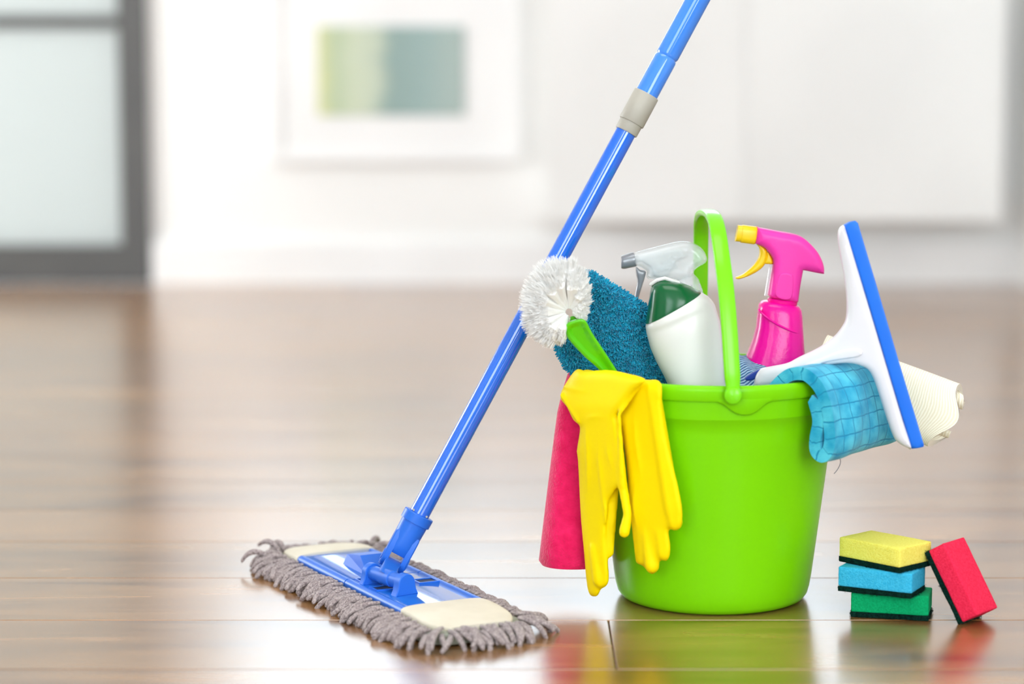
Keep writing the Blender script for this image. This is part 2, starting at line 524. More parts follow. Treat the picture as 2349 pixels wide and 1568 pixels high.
def checked_cloth():
    m = bpy.data.materials.new('turquoise_checked_cloth'); m.use_nodes = True
    nt = m.node_tree; p = nt.nodes['Principled BSDF']; L = nt.links.new
    tc = nn(nt, 'ShaderNodeTexCoord'); sp = nn(nt, 'ShaderNodeSeparateXYZ'); L(tc.outputs['UV'], sp.inputs[0])
    nz = nn(nt, 'ShaderNodeTexNoise'); nz.inputs['Scale'].default_value = 45; L(tc.outputs['Object'], nz.inputs['Vector'])
    def line(out, per, wd):
        w_ = nn(nt, 'ShaderNodeMath', operation='MULTIPLY_ADD'); L(nz.outputs['Fac'], w_.inputs[0]); w_.inputs[1].default_value = 0.0050; L(out, w_.inputs[2])
        pp = nn(nt, 'ShaderNodeMath', operation='PINGPONG'); L(w_.outputs[0], pp.inputs[0]); pp.inputs[1].default_value = per / 2
        lt = nn(nt, 'ShaderNodeMapRange'); L(pp.outputs[0], lt.inputs['Value']); lt.inputs['From Min'].default_value = wd * 0.5; lt.inputs['From Max'].default_value = wd; lt.inputs['To Min'].default_value = 1; lt.inputs['To Max'].default_value = 0
        return lt.outputs[0]
    mx = nn(nt, 'ShaderNodeMath', operation='MAXIMUM'); L(line(sp.outputs['X'], 0.0165, 0.0009), mx.inputs[0]); L(line(sp.outputs['Y'], 0.0190, 0.0009), mx.inputs[1])
    r = nn(nt, 'ShaderNodeValToRGB'); r.color_ramp.elements[0].position = 0.3; r.color_ramp.elements[1].position = 0.7
    r.color_ramp.elements[0].color = lin(20, 150, 192); r.color_ramp.elements[1].color = lin(86, 200, 224)
    L(nz.outputs['Fac'], r.inputs['Fac'])
    mc = nn(nt, 'ShaderNodeMix', data_type='RGBA'); L(mx.outputs[0], mc.inputs['Factor']); L(r.outputs['Color'], mc.inputs[6]); mc.inputs[7].default_value = lin(24, 136, 178)
    L(mc.outputs[2], p.inputs['Base Color'])
    p.inputs['Roughness'].default_value = 0.95; p.inputs['Specular IOR Level'].default_value = 0.1; p.inputs['Sheen Weight'].default_value = 0.2
    n3 = nn(nt, 'ShaderNodeTexNoise'); n3.inputs['Scale'].default_value = 700; L(tc.outputs['Object'], n3.inputs['Vector'])
    hh = nn(nt, 'ShaderNodeMath', operation='MULTIPLY_ADD'); L(mx.outputs[0], hh.inputs[0]); hh.inputs[1].default_value = -0.6; L(n3.outputs['Fac'], hh.inputs[2])
    b = nn(nt, 'ShaderNodeBump'); b.inputs['Strength'].default_value = 0.5; b.inputs['Distance'].default_value = 0.001
    L(hh.outputs[0], b.inputs['Height']); L(b.outputs['Normal'], p.inputs['Normal'])
    return m
M_check = checked_cloth()

def ribbed(name, c1, c2, per_u, per_v, strength):
    """knit with ribs along the uv directions (metres)"""
    m = bpy.data.materials.new(name); m.use_nodes = True
    nt = m.node_tree; p = nt.nodes['Principled BSDF']; L = nt.links.new
    tc = nn(nt, 'ShaderNodeTexCoord'); sp = nn(nt, 'ShaderNodeSeparateXYZ'); L(tc.outputs['UV'], sp.inputs[0])
    nz = nn(nt, 'ShaderNodeTexNoise'); nz.inputs['Scale'].default_value = 120; L(tc.outputs['Object'], nz.inputs['Vector'])
    def wave(out, per):
        a = nn(nt, 'ShaderNodeMath', operation='MULTIPLY_ADD'); L(nz.outputs['Fac'], a.inputs[0]); a.inputs[1].default_value = per * 0.5; L(out, a.inputs[2])
        s = nn(nt, 'ShaderNodeMath', operation='MULTIPLY'); L(a.outputs[0], s.inputs[0]); s.inputs[1].default_value = 2 * PI / per
        c = nn(nt, 'ShaderNodeMath', operation='SINE'); L(s.outputs[0], c.inputs[0])
        k = nn(nt, 'ShaderNodeMapRange'); L(c.outputs[0], k.inputs['Value']); k.inputs['From Min'].default_value = -1
        return k.outputs[0]
    h = wave(sp.outputs['X'], per_u)
    if per_v:
        mx = nn(nt, 'ShaderNodeMath', operation='MULTIPLY'); L(h, mx.inputs[0]); L(wave(sp.outputs['Y'], per_v), mx.inputs[1]); h = mx.outputs[0]
    mc = nn(nt, 'ShaderNodeMix', data_type='RGBA'); L(h, mc.inputs['Factor']); mc.inputs[6].default_value = c1; mc.inputs[7].default_value = c2
    L(mc.outputs[2], p.inputs['Base Color'])
    p.inputs['Roughness'].default_value = 0.95; p.inputs['Specular IOR Level'].default_value = 0.1; p.inputs['Sheen Weight'].default_value = 0.15
    b = nn(nt, 'ShaderNodeBump'); b.inputs['Strength'].default_value = strength; b.inputs['Distance'].default_value = 0.0015
    L(h, b.inputs['Height']); L(b.outputs['Normal'], p.inputs['Normal'])
    return m
M_waffle = ribbed('cream_waffle_knit', lin(238, 231, 204), lin(255, 251, 232), 0.0030, None, 0.35)
M_denim = ribbed('denim_blue_ribbed_knit', lin(24, 80, 136), lin(170, 208, 232), 0.0056, 0.0, 0.9)

# ------------------------------------------------------------------ the room
YB = 6.55                     # back wall
fl = obj('floor', box(-3.2, 3.2, -1.5, YB, -0.05, -0.0125), M_sub, smooth=False)
tag(fl, kind='structure')
PWD, PLN = 0.2174, 2.2
SEAM = 2.677
pv, pf = rbox(PLN - 0.0012, PWD - 0.0013, 0.012, 0.0009, 1)
pme = bpy.data.meshes.new('plank'); pme.from_pydata(pv, [], pf); pme.update(); pme.materials.append(M_wood)
k0 = int(math.floor((0.6 - SEAM) / PWD))
k1 = int(math.ceil((YB - SEAM) / PWD))
joint_at = {-1: 0.109, -2: -0.85, -3: 0.6}
for k in range(0, 12): joint_at[k] = 1.08 + 0.10 * math.sin(2.3 * k)
for k in range(k0, k1):
    yc = SEAM + (k + 0.5) * PWD
    j = joint_at.get(k, random.uniform(-1.1, 1.1))
    x = j + PLN / 2
    while x - PLN / 2 > -1.9: x -= PLN
    while x - PLN / 2 < 1.9:
        o = bpy.data.objects.new('plank', pme); C.objects.link(o); o.parent = fl
        top = YB - 0.002
        o.location = (x, yc, -0.006)
        if yc + PWD / 2 > top:
            wd = top - (yc - PWD / 2); o.scale.y = wd / PWD; o.location.y = yc - PWD / 2 + wd / 2
        x += PLN

def holes(x0, x1, z0, z1, hs, y0, y1):
    """a wall along X as boxes around rectangular openings (sorted by x)"""
    out = []; x = x0
    for a, b, c, d in hs:
        if a > x: out.append(box(x, a, y0, y1, z0, z1))
        if c > z0: out.append(box(a, b, y0, y1, z0, c))
        if d < z1: out.append(box(a, b, y0, y1, d, z1))
        x = b
    if x < x1: out.append(box(x, x1, y0, y1, z0, z1))
    return join(*out)
def holes_y(y0, y1, z0, z1, hs, x0, x1):
    v, f = holes(y0, y1, z0, z1, hs, x0, x1)
    return [(p[1], p[0], p[2]) for p in v], f

ZC = 2.6
WIN = (-0.84, 1.00, 0.885, 1.85)
DOOR = (-1.86, -0.98, 0.0, 2.15)
tag(obj('wall_back', holes(-3.2, 3.2, -0.02, ZC, [DOOR, WIN], YB, YB + 0.16), M_wall, smooth=False), kind='structure')
tag(obj('wall_rear', holes(-3.2, 3.2, -0.05, ZC, [(-2.2, -0.5, 0.45, 2.45), (0.5, 2.2, 0.45, 2.45)], -1.66, -1.5), M_wall, smooth=False), kind='structure')
tag(obj('wall_left', holes_y(-1.5, YB, -0.05, ZC, [(4.4, 6.0, 0.35, 1.55)], -3.36, -3.2), M_wall, smooth=False), kind='structure')
tag(obj('wall_right', join(holes_y(-1.5, 5.6, -0.05, ZC, [], 3.2, 3.36), box(1.375, 3.2, 5.6, YB, -0.02, ZC)), M_wall, smooth=False), kind='structure')
tag(obj('ceiling', box(-3.36, 3.36, -1.66, YB + 0.16, ZC, ZC + 0.1), M_ceil, smooth=False), kind='structure')
tag(obj('baseboard_back', join(box(-0.975, 1.374, YB - 0.018, YB, 0.0, 0.112), box(-3.2, -1.865, YB - 0.018, YB, 0.0, 0.112)), M_trim, smooth=False), kind='structure')

# window above the low part of the back wall (its glare is what the floor mirrors)
wx0, wx1, wz0, wz1 = WIN
wf = obj('window_1', join(box(wx0, wx0 + 0.05, YB + 0.03, YB + 0.09, wz0, wz1), box(wx1 - 0.05, wx1, YB + 0.03, YB + 0.09, wz0, wz1),
                          box(wx0 + 0.05, wx1 - 0.05, YB + 0.03, YB + 0.09, wz0, wz0 + 0.05), box(wx0 + 0.05, wx1 - 0.05, YB + 0.03, YB + 0.09, wz1 - 0.05, wz1),
                          box(0.06, 0.10, YB + 0.03, YB + 0.09, wz0 + 0.05, wz1 - 0.05)), M_trim, smooth=False)
tag(wf, kind='structure')
for a, b in ((wx0 + 0.05, 0.06), (0.10, wx1 - 0.05)):
    obj('pane', box(a, b, YB + 0.055, YB + 0.061, wz0 + 0.05, wz1 - 0.05), M_glass, wf, smooth=False)
obj('sill', box(wx0 - 0.04, wx1 + 0.04, YB - 0.03, YB + 0.03, wz0 - 0.02, wz0), M_trim, wf, smooth=False)

# grey framed glazed door
dx0, dx1 = DOOR[0], DOOR[1]
dr = obj('door_1', join(box(dx0, dx0 + 0.076, YB - 0.02, YB + 0.04, 0.004, 2.15), box(dx1 - 0.076, dx1, YB - 0.02, YB + 0.04, 0.004, 2.15),
                        box(dx0 + 0.076, dx1 - 0.076, YB - 0.02, YB + 0.04, 0.004, 0.105), box(dx0 + 0.076, dx1 - 0.076, YB - 0.02, YB + 0.04, 2.06, 2.15)), M_dark, smooth=False)
tag(dr, kind='structure')
for z in (0.705, 1.38):
    obj('glazing_bar', box(dx0 + 0.076, dx1 - 0.076, YB - 0.012, YB + 0.03, z - 0.016, z + 0.016), M_dark, dr, smooth=False)
for a, b in ((0.105, 0.689), (0.721, 1.364), (1.396, 2.06)):
    obj('pane', box(dx0 + 0.076, dx1 - 0.076, YB + 0.006, YB + 0.012, a, b), M_frost, dr, smooth=False)

# framed picture low on the back wall
pc = thing('framed_picture', (-0.316, YB, 0.33), 'blurred blue-green and pale yellow picture in a wide white frame on the back wall', 'picture')
obj('frame', join(box(-0.652, 0.02, YB - 0.026, YB, 0.33, 0.36), box(-0.652, 0.02, YB - 0.026, YB, 0.79, 0.82),
                  box(-0.652, -0.622, YB - 0.026, YB, 0.36, 0.79), box(-0.01, 0.02, YB - 0.026, YB, 0.36, 0.79)), M_trim, pc, smooth=False)
obj('mat_board', box(-0.622, -0.01, YB - 0.020, YB - 0.001, 0.36, 0.79), M_trim, pc, smooth=False)
obj('print', box(-0.522, -0.128, YB - 0.026, YB - 0.0225, 0.455, 0.693), M_print, pc, smooth=False)

# low white cabinets hung on the back wall
for i, (a, b, lab) in enumerate(((0.10, 0.6145, 'blurred plain white wall cabinet directly behind the mop pole and bucket handle'),
                                 (0.6155, 1.297, 'blurred wide white wall cabinet behind the squeegee, hung above the baseboard'))):
    cb = thing('wall_cabinet', ((a + b) / 2, YB, 0.18), lab, 'cabinet', 'white cabinets along the back wall')
    obj('body', box(a, b, YB - 0.13, YB, 0.182, 0.86), M_cab, cb, smooth=False)
    obj('door', box(a + 0.0005, b - 0.0005, YB - 0.149, YB - 0.131, 0.18, 0.862), M_cab, cb, smooth=False)

# ------------------------------------------------------------------ bucket
BX, BY = 0.2365, 2.80
bk = thing('bucket', (BX, BY, 0), 'glossy lime green plastic bucket packed with cleaning things', 'bucket')
prof = [(0.0, 0.006), (0.092, 0.006), (0.094, 0.0005), (0.101, 0.0005), (0.1075, 0.0035), (0.1115, 0.009), (0.1140, 0.018), (0.1160, 0.030)]
for i in range(1, 13):
    z = 0.030 + (0.2295 - 0.030) * i / 12
    prof.append((0.1160 + (0.1412 - 0.1160) * (z - 0.03) / 0.20, z))
prof += [(0.1424, 0.2305), (0.1427, 0.2325), (0.1440, 0.251), (0.1440, 0.262), (0.1395, 0.2625), (0.1385, 0.232), (0.111, 0.03), (0.1, 0.012), (0.0, 0.011)]
obj('body', lathe(prof, (BX, BY, 0), 96), M_green, bk, sharp=50)
rim = [(0.1425, 0.2535), (0.1445, 0.2525), (0.1480, 0.2530), (0.1490, 0.2550), (0.1497, 0.2640), (0.1492, 0.2682), (0.1478, 0.2700), (0.1455, 0.2706), (0.1420, 0.2703), (0.1402, 0.2690), (0.1396, 0.2660), (0.1392, 0.2550)]
rv, rf = lathe(rim + [rim[0]], (BX, BY, 0), 96)
rf = [f for f in rf if len(f) == 4]
obj('rim', (rv, rf), M_green, bk, sharp=50)
# lugs under the rim where the handle turns
PA = math.atan2(1682 - 1637, 292)
for s in (0, 1):
    ang0 = -PI / 2 + PA + s * PI
    secs = []
    N = 26
    lugV = []; lugF = []
    for i in range(N + 1):
        u = -1 + 2 * i / N
        a = ang0 + u * 0.205
        dip = 0.0135 * (0.5 + 0.5 * math.cos(PI * min(1, abs(u) ** 1.3)))
        ring = []
        for r, z in ((0.1432, 0.2560), (0.1492, 0.2560), (0.1492, 0.2530 - dip), (0.1478, 0.2515 - dip), (0.1425, 0.2515 - dip)):
            ring.append((BX + r * math.cos(a), BY + r * math.sin(a), z))
        secs.append(ring)
    obj('handle_lug', loft(secs), M_green, bk, sharp=50)
hp = [(1682, 912, 2.641), (1681, 880, 2.642), (1678, 830, 2.645), (1672, 740, 2.655), (1665, 660, 2.668), (1656, 590, 2.687), (1647, 530, 2.715), (1638, 499, 2.75),
      (1626, 488, 2.80), (1615, 490, 2.85), (1609, 505, 2.89), (1608, 550, 2.925), (1607, 650, 2.943), (1604, 760, 2.953), (1600, 848, 2.957)]
hpath = catmull([at(*p) for p in hp], 0.006)
nh = len(hpath)
hr = []
for i in range(nh):
    t = i / (nh - 1)
    hr.append(0.0092 if t > 0.05 else 0.0072 + 0.002 * t / 0.05)
hd = obj('handle', tube(hpath, hr, 16, ref=(1, 0.12, 0), flat=(1.0, 0.46), e=3.2), M_green2, bk, sharp=50)
for p in (hp[0], hp[-1]):
    c = at(p[0], p[1] - 6, p[2])
    sgn = -1 if p[2] < 2.8 else 1
    obj('pivot_knob', lathe([(0.0, -0.004), (0.0102, -0.004), (0.0102, 0.002), (0.0092, 0.0045), (0.006, 0.0062), (0, 0.0066)], c, 24, axis=(0.15 * -sgn * -1, sgn, 0)), M_green2, hd)

# ------------------------------------------------------------------ mop
MO = Vector((-0.1405, 2.783, 0))
LU = Vector((0.456, -0.89, 0)).normalized(); LV = Vector((-LU.y, LU.x, 0)) ; ZU = Vector((0, 0, 1))
def mp(u, v, z): return MO + LU * u + LV * v + ZU * z
mop = thing('flat_mop', MO, 'flat mop with long blue pole, blue swivel plate and taupe chenille fringe', 'mop')
def rrect(hu, hv, r, u0=0, v0=0, n=6):
    out = []
    for cu, cv, a0 in ((hu - r, hv - r, 0), (-hu + r, hv - r, PI / 2), (-hu + r, -hv + r, PI), (hu - r, -hv + r, 1.5 * PI)):
        for i in range(n + 1):
            a = a0 + PI / 2 * i / n
            out.append((u0 + cu + r * math.cos(a), v0 + cv + r * math.sin(a)))
    return out
def plate(pts, z0, z1, r=0.0015):
    def ins(d):
        n = len(pts); o = []
        for i in range(n):
            a = Vector(pts[i - 1]); b = Vector(pts[(i + 1) % n]); t = (b - a).normalized(); o.append((pts[i][0] - t.y * d, pts[i][1] + t.x * d))
        return o
    L_ = [(0, z0), (0, z1 - r), (r * 0.3, z1 - r * 0.3), (r, z1)]
    return loft([[mp(u, v, z) for u, v in ins(d)] for d, z in L_])
pad = obj('mop_pad', plate(rrect(0.240, 0.062, 0.03), 0.003, 0.0155, 0.004), M_canvas, mop)
# top plate in two leaves, with rails along the long sides
leafs = []
for u0, u1 in ((-0.185, -0.0215), (-0.0195, 0.152)):
    obj('plate_leaf', plate([(u1, 0.0445), (u0, 0.0445), (u0, -0.0445), (u1, -0.0445)], 0.0155, 0.0235, 0.001), M_plate, mop)
    for s in (-1, 1):
        path = [mp(u0 + (u1 - u0) * i / 6, s * 0.0465, 0.0185) for i in range(7)]
        obj('side_rail', tube(path, 0.0062, 14), M_blue, mop)
# slots beside the joint; the shade inside them is painted as dark slabs
M_slot = mat('painted_slot_shade', (0.006, 0.02, 0.08, 1), 0.7)
for (u, v, su, sv) in ((0.040, -0.030, 0.009, 0.022), (0.028, 0.030, 0.009, 0.022), (-0.006, -0.030, 0.008, 0.018)):
    M_ = frame(mp(u, v, 0.0236), LU, LV, ZU)
    sl = join(xf(box(-su, su, -sv / 2 - 0.0022, -sv / 2, -0.001, 0.0016), M_), xf(box(-su, su, sv / 2, sv / 2 + 0.0022, -0.001, 0.0016), M_),
              xf(box(-su - 0.002, -su, -sv / 2 - 0.0022, sv / 2 + 0.0022, -0.001, 0.0016), M_), xf(box(su, su + 0.002, -sv / 2 - 0.0022, sv / 2 + 0.0022, -0.001, 0.0016), M_))
    so = obj('slot_rim', sl, M_blue, mop, smooth=False)
    obj('slot_shade', xf(box(-su, su, -sv / 2, sv / 2, -0.0005, 0.0003), M_), M_slot, so, smooth=False)
# cream pockets that grip the ends of the plate
def pocket(ua, ub):
    secs = []
    for i in range(13):
        t = i / 12; u = ua + (ub - ua) * t
        hv = 0.0535 if t < 0.55 else 0.0535 - 0.017 * ((t - 0.55) / 0.45) ** 2
        hz = 0.0092 if t < 0.4 else 0.0092 - 0.006 * ((t - 0.4) / 0.6) ** 2
        wob = 0.0009 * math.sin(7 * t)
        secs.append(ell(mp(u, 0, 0.0172 + wob), LV * hv, ZU * hz, 36, 4.5))
    return loft(secs)
obj('end_pocket', pocket(0.140, 0.2345), M_cream, mop)
obj('end_pocket', pocket(-0.166, -0.2345), M_cream, mop)
# release pedal
PDc = mp(-0.062, 0.010, 0.024)
pdv = [mp(-0.105, -0.018, 0.0235), mp(-0.105, 0.022, 0.0235), mp(-0.028, 0.026, 0.0235), mp(-0.028, -0.020, 0.0235),
       mp(-0.100, -0.014, 0.036), mp(-0.100, 0.020, 0.036), mp(-0.060, 0.021, 0.042), mp(-0.060, -0.015, 0.042), mp(-0.033, 0.022, 0.029), mp(-0.033, -0.017, 0.029)]
pdf = [(0, 1, 5, 4), (4, 5, 6, 7), (7, 6, 8, 9), (9, 8, 2, 3), (0, 4, 7, 9, 3), (1, 2, 8, 6, 5), (0, 3, 2, 1)]
obj('release_pedal', (pdv, pdf), M_blue, mop, sharp=20)
# swivel joint: two bearing blocks, a barrel between them, a fork up to the pole socket
JB = 0.0365
j0, j1 = ground(850, 1311, JB), ground(930, 1337, JB)
JA = (j1 - j0); JA.z = 0; JL = JA.length; JA.normalize(); JC = (j0 + j1) / 2; JP = Vector((-JA.y, JA.x, 0))
for s, wd in ((-1, 0.009), (1, 0.012)):
    c = JC + JA * s * (JL / 2 - 0.002)
    out = []
    for i in range(15):
        a = PI * i / 14
        out.append((math.cos(a) * 0.0112, math.sin(a) * 0.0112))
    out = [(0.0155, -0.0135)] + [(0.0125, -0.007)] + out + [(-0.0125, -0.007), (-0.0155, -0.0135)]
    obj('bearing_block', loft([[c + JA * h + JP * x * k + ZU * (z * k) for x, z in out] for h, k in ((-wd / 2, 0.92), (-wd / 2 + 0.001, 1), (wd / 2 - 0.001, 1), (wd / 2, 0.92))]), M_blue, mop, sharp=30)
obj('swivel_barrel', tube([JC - JA * JL / 2, JC - JA * 0.012, JC - JA * 0.011, JC + JA * 0.011, JC + JA * 0.012, JC + JA * JL / 2], [0.0085, 0.0085, 0.0096, 0.0096, 0.0085, 0.0085], 24), M_blue, mop)
# pole axis
PA_ = at(961, 1180, 2.792); PB_ = at(1600, 0, 2.865)
PD = (PB_ - PA_).normalized()
def ppos(py):
    lo, hi = -0.3, 1.6
    for _ in range(50):
        t = (lo + hi) / 2; p = PA_ + (PB_ - PA_) * t
        q = p - Vector((0, 0, CAM_H)); f = q.y * math.cos(PITCH) - q.z * math.sin(PITCH); u = q.y * math.sin(PITCH) + q.z * math.cos(PITCH)
        if 784 - F * u / f > py: lo = t
        else: hi = t
    return p
PX = PD.cross(Vector((0, 1, 0))).normalized(); PY = PX.cross(PD).normalized()   # PX right-down in the picture, PY away from the viewer
knee = ppos(1282)
# fork: central tongue from the barrel to the knee pin
tong = [JC + ZU * 0.004, JC + ZU * 0.004 + (knee - JC) * 0.5, knee]
obj('fork_tongue', loft([ell(p, PX * a, PY * 0.0085, 20, 3.5) for p, a in zip(tong, (0.0110, 0.0095, 0.0095))]), M_blue, mop)
# socket: hollow sleeve with a cut-out and two cheeks
def psec(d, r, rb=None, e=2.0): return ell(knee + PD * d, PX * r, PY * (rb or r), 36, e)
top = (ppos(1178) - knee).length
obj('socket', loft([psec(0.007, 0.0128, 0.0110, 3), psec(0.011, 0.0146, 0.0140, 2.6), psec(0.020, 0.0150, 0.0152, 2.3), psec(0.032, 0.0157), psec(top - 0.0115, 0.0163), psec(top - 0.0114, 0.0182), psec(top - 0.001, 0.0184), psec(top, 0.0178)]), M_blue, mop, sharp=30)
for s in (-1, 1):
    ck = [(-0.0135, -0.010)]
    pts = []
    for i in range(13):
        a = PI + PI * i / 12
        pts.append((0.0130 * math.cos(a), 0.0130 * math.sin(a)))
    pts = [(-0.0105, 0.034), (-0.0128, 0.026)] + pts + [(0.0128, 0.026), (0.0105, 0.034)]
    # cheek plates sit left and right of the tongue (across PX), discs facing outward
    c = knee + PX * s * 0.0118
    ch = obj('socket_cheek', loft([[c + PX * s * h + PY * x * k + PD * y * k for x, y in pts] for h, k in ((-0.0036, 1), (0.0022, 1), (0.0036, 0.92))]), M_blue, mop, sharp=30)
    obj('pin_cap', tube([c + PX * s * 0.003, c + PX * s * 0.0047], [0.0072, 0.0066], 22), M_blue, ch)
# pole tubes
low0 = ppos(1182); clampb = ppos(303)
obj('lower_pole', tube([low0 - PD * 0.02, clampb + PD * 0.03], 0.0120, 32), M_pole, mop)
for s in (-1, 1):
    c = low0 + PD * 0.004 + PX * s * 0.0085 - PY * 0.0088
    obj('rivet', tube([c + PY * 0.002, c - PY * 0.0012], [0.0016, 0.0012], 10, ref=(1, 0, 0)), M_grey, mop)
c0, c1, c2 = ppos(303), ppos(281), ppos(215.5)
obj('clamp_ring', tube([c0, c0 + PD * 0.001, c1 + PD * 0.002], [0.0133, 0.0139, 0.0139], 32), M_grey, mop)
obj('clamp_sleeve', tube([c1, c1 + PD * 0.001, c2 - PD * 0.001, c2], [0.0150, 0.0156, 0.0156, 0.0150], 32), M_grey, mop)
cr = ppos(131)
obj('upper_pole', tube([c2 - PD * 0.02, cr - PD * 0.0035, cr - PD * 0.0015, cr, cr + PD * 0.0015, cr + PD * 0.0035, cr + PD * 0.75], [0.0136, 0.0136, 0.0131, 0.0122, 0.0131, 0.0136, 0.0136], 32), M_pole2, mop, sharp=60)
# chenille strands
smesh = []
for k in range(10):
    ln = random.uniform(0.030, 0.042); dr = random.uniform(0.6, 1.0); sw = random.uniform(-0.35, 0.35)
    path = []
    for i in range(7):
        t = i / 6
        path.append(Vector((ln * math.sin(t * 1.25) / math.sin(1.25), sw * ln * t * t, -0.0118 * dr * t ** 1.7 + 0.0035 * math.sin(t * PI))))
    rr = [0.0020, 0.0026, 0.0029, 0.0030, 0.0030, 0.0028, 0.0024]
    sv, sf = tube(path, rr, 7, ref=(0, 0, 1), roundend=True)
    me = bpy.data.meshes.new('strand'); me.from_pydata([tuple(v) for v in sv], [], sf); me.update()
    me.polygons.foreach_set('use_smooth', [True] * len(me.polygons)); me.materials.append(M_strand)
    smesh.append(me)
def perim(hu, hv, r, n):
    pts = rrect(hu, hv, r, n=10); L_ = len(pts); seg = []
    tot = 0
    for i in range(L_):
        a = Vector(pts[i]); b = Vector(pts[(i + 1) % L_]); seg.append((a, b, tot)); tot += (b - a).length
    out = []
    for k in range(n):
        s = tot * k / n
        for a, b, t0 in reversed(seg):
            if s >= t0:
                d = (b - a).normalized(); out.append((a + d * (s - t0), Vector((d.y, -d.x)))); break
    return out
for layer, (hu, hv, r, n, z, zr) in enumerate(((0.236, 0.058, 0.028, 148, 0.0185, 0.002), (0.232, 0.060, 0.028, 146, 0.0105, 0.001))):
    for p, nrm in perim(hu, hv, r, n):
        o = bpy.data.objects.new('strand', random.choice(smesh)); C.objects.link(o); o.parent = pad
        w_ = mp(p.x, p.y, z + random.uniform(-zr, zr))
        d = LU * nrm.x + LV * nrm.y
        a = math.atan2(d.y, d.x) + random.gauss(0, 0.20)
        o.location = w_ - ORG[mop.name]
        o.rotation_euler = (random.uniform(-0.3, 0.3), (0.16 if layer == 0 else -0.10) + random.uniform(-0.08, 0.08), a)
        k = random.uniform(0.85, 1.15) * (0.62 if p.y > 0.05 and abs(p.x) < 0.20 else 1.0); o.scale = (k, 1.08, 1.08)
# a few strays at the far corner
for px, py, ang, tl in ((640, 1262, 2.5, -0.5), (610, 1272, 2.9, -0.1), (652, 1258, 2.1, -0.25), (850, 1247, 1.2, -0.2), (862, 1250, -0.4, -0.1)):
    o = bpy.data.objects.new('strand', smesh[3]); C.objects.link(o); o.parent = pad
    o.location = ground(px, py, 0.022) - ORG[mop.name]; o.rotation_euler = (0, tl, ang); o.scale = (0.82, 1.25, 1.25)

# ------------------------------------------------------------------ pink felt cloth hanging over the rim
def dr_sec(x0, x1, py, Y, dep, e=2.2, n=40, wav=0.0):
    c = at((x0 + x1) / 2, py, Y); a = at(x1, py, Y) - c
    s = ell(c, a, Vector((0, dep, 0)), n, e)
    return [p + Vector((0, wav * math.sin(6 * i * 2 * PI / n), 0)) for i, p in enumerate(s)]
pinkS = [dr_sec(1330, 1372, 862, 2.800, 0.012), dr_sec(1312, 1366, 846, 2.795, 0.014), dr_sec(1302, 1364, 858, 2.790, 0.017), dr_sec(1290, 1362, 895, 2.787, 0.018)]
for t in range(1, 9):
    f = t / 8
    py = 895 + (1284 - 895) * f
    x0 = 1286 - 50 * (f ** 0.92); x1 = 1362 + 26 * f
    pinkS.append(dr_sec(x0, x1, py, 2.785 + 0.004 * f, 0.017 + 0.018 * f, 2.0, 40, 0.0012 * f))
pinkS.append(dr_sec(1242, 1384, 1292, 2.789, 0.033))
pinkS.append(dr_sec(1255, 1370, 1290, 2.789, 0.028))
pinkS.append(dr_sec(1270, 1355, 1270, 2.789, 0.022))
pk = obj('felt_cloth', loft(pinkS), M_pinkcloth, origin=at(1310, 1290, 2.787), sharp=60)
tag(pk, 'hot pink felt cloth hanging down the side of the bucket beside yellow gloves', 'cloth')

# ------------------------------------------------------------------ yellow rubber gloves
def cap(px0, py0, Y0, px1, py1, Y1, r0, r1, mid=None):
    a, b = at(px0, py0, Y0), at(px1, py1, Y1)
    n = 6
    k = 1 / 1960.0
    path = [a.lerp(b, i / n) for i in range(n + 1)]
    return tube(path, [(r0 + (r1 - r0) * i / n) * k for i in range(n + 1)], 14, roundend=True)
YA = lambda x, y: 2.742 - 0.058 * (x - 1300) / 100 + 0.00012 * max(0, 930 - y) + 0.00006 * (y - 1000)
outA = [(1320, 848), (1345, 850), (1400, 848), (1440, 856), (1482, 870), (1452, 898), (1428, 930), (1412, 960), (1417, 1000), (1421, 1060), (1423, 1105), (1408, 1128), (1393, 1160),
        (1391, 1230), (1395, 1290), (1397, 1325), (1392, 1343), (1378, 1350), (1374, 1363), (1362, 1368), (1351, 1360), (1345, 1330), (1339, 1260), (1332, 1180), (1326, 1060), (1323, 1035), (1328, 1002), (1330, 976), (1316, 964), (1301, 934), (1285, 905)]
pa = pillow(outA, YA, 0.022, 0.0095, step=8)
def fold(Yf, pts, off, r0, r1):
    P_ = catmull([at(x, y, Yf(x, y) - off) for x, y in pts], 0.006)
    n = len(P_)
    return tube(P_, [((r0 + (r1 - r0) * i / (n - 1)) * math.sin(PI * (0.12 + 0.76 * i / (n - 1)))) / 1960 for i in range(n)], 12, roundend=True)
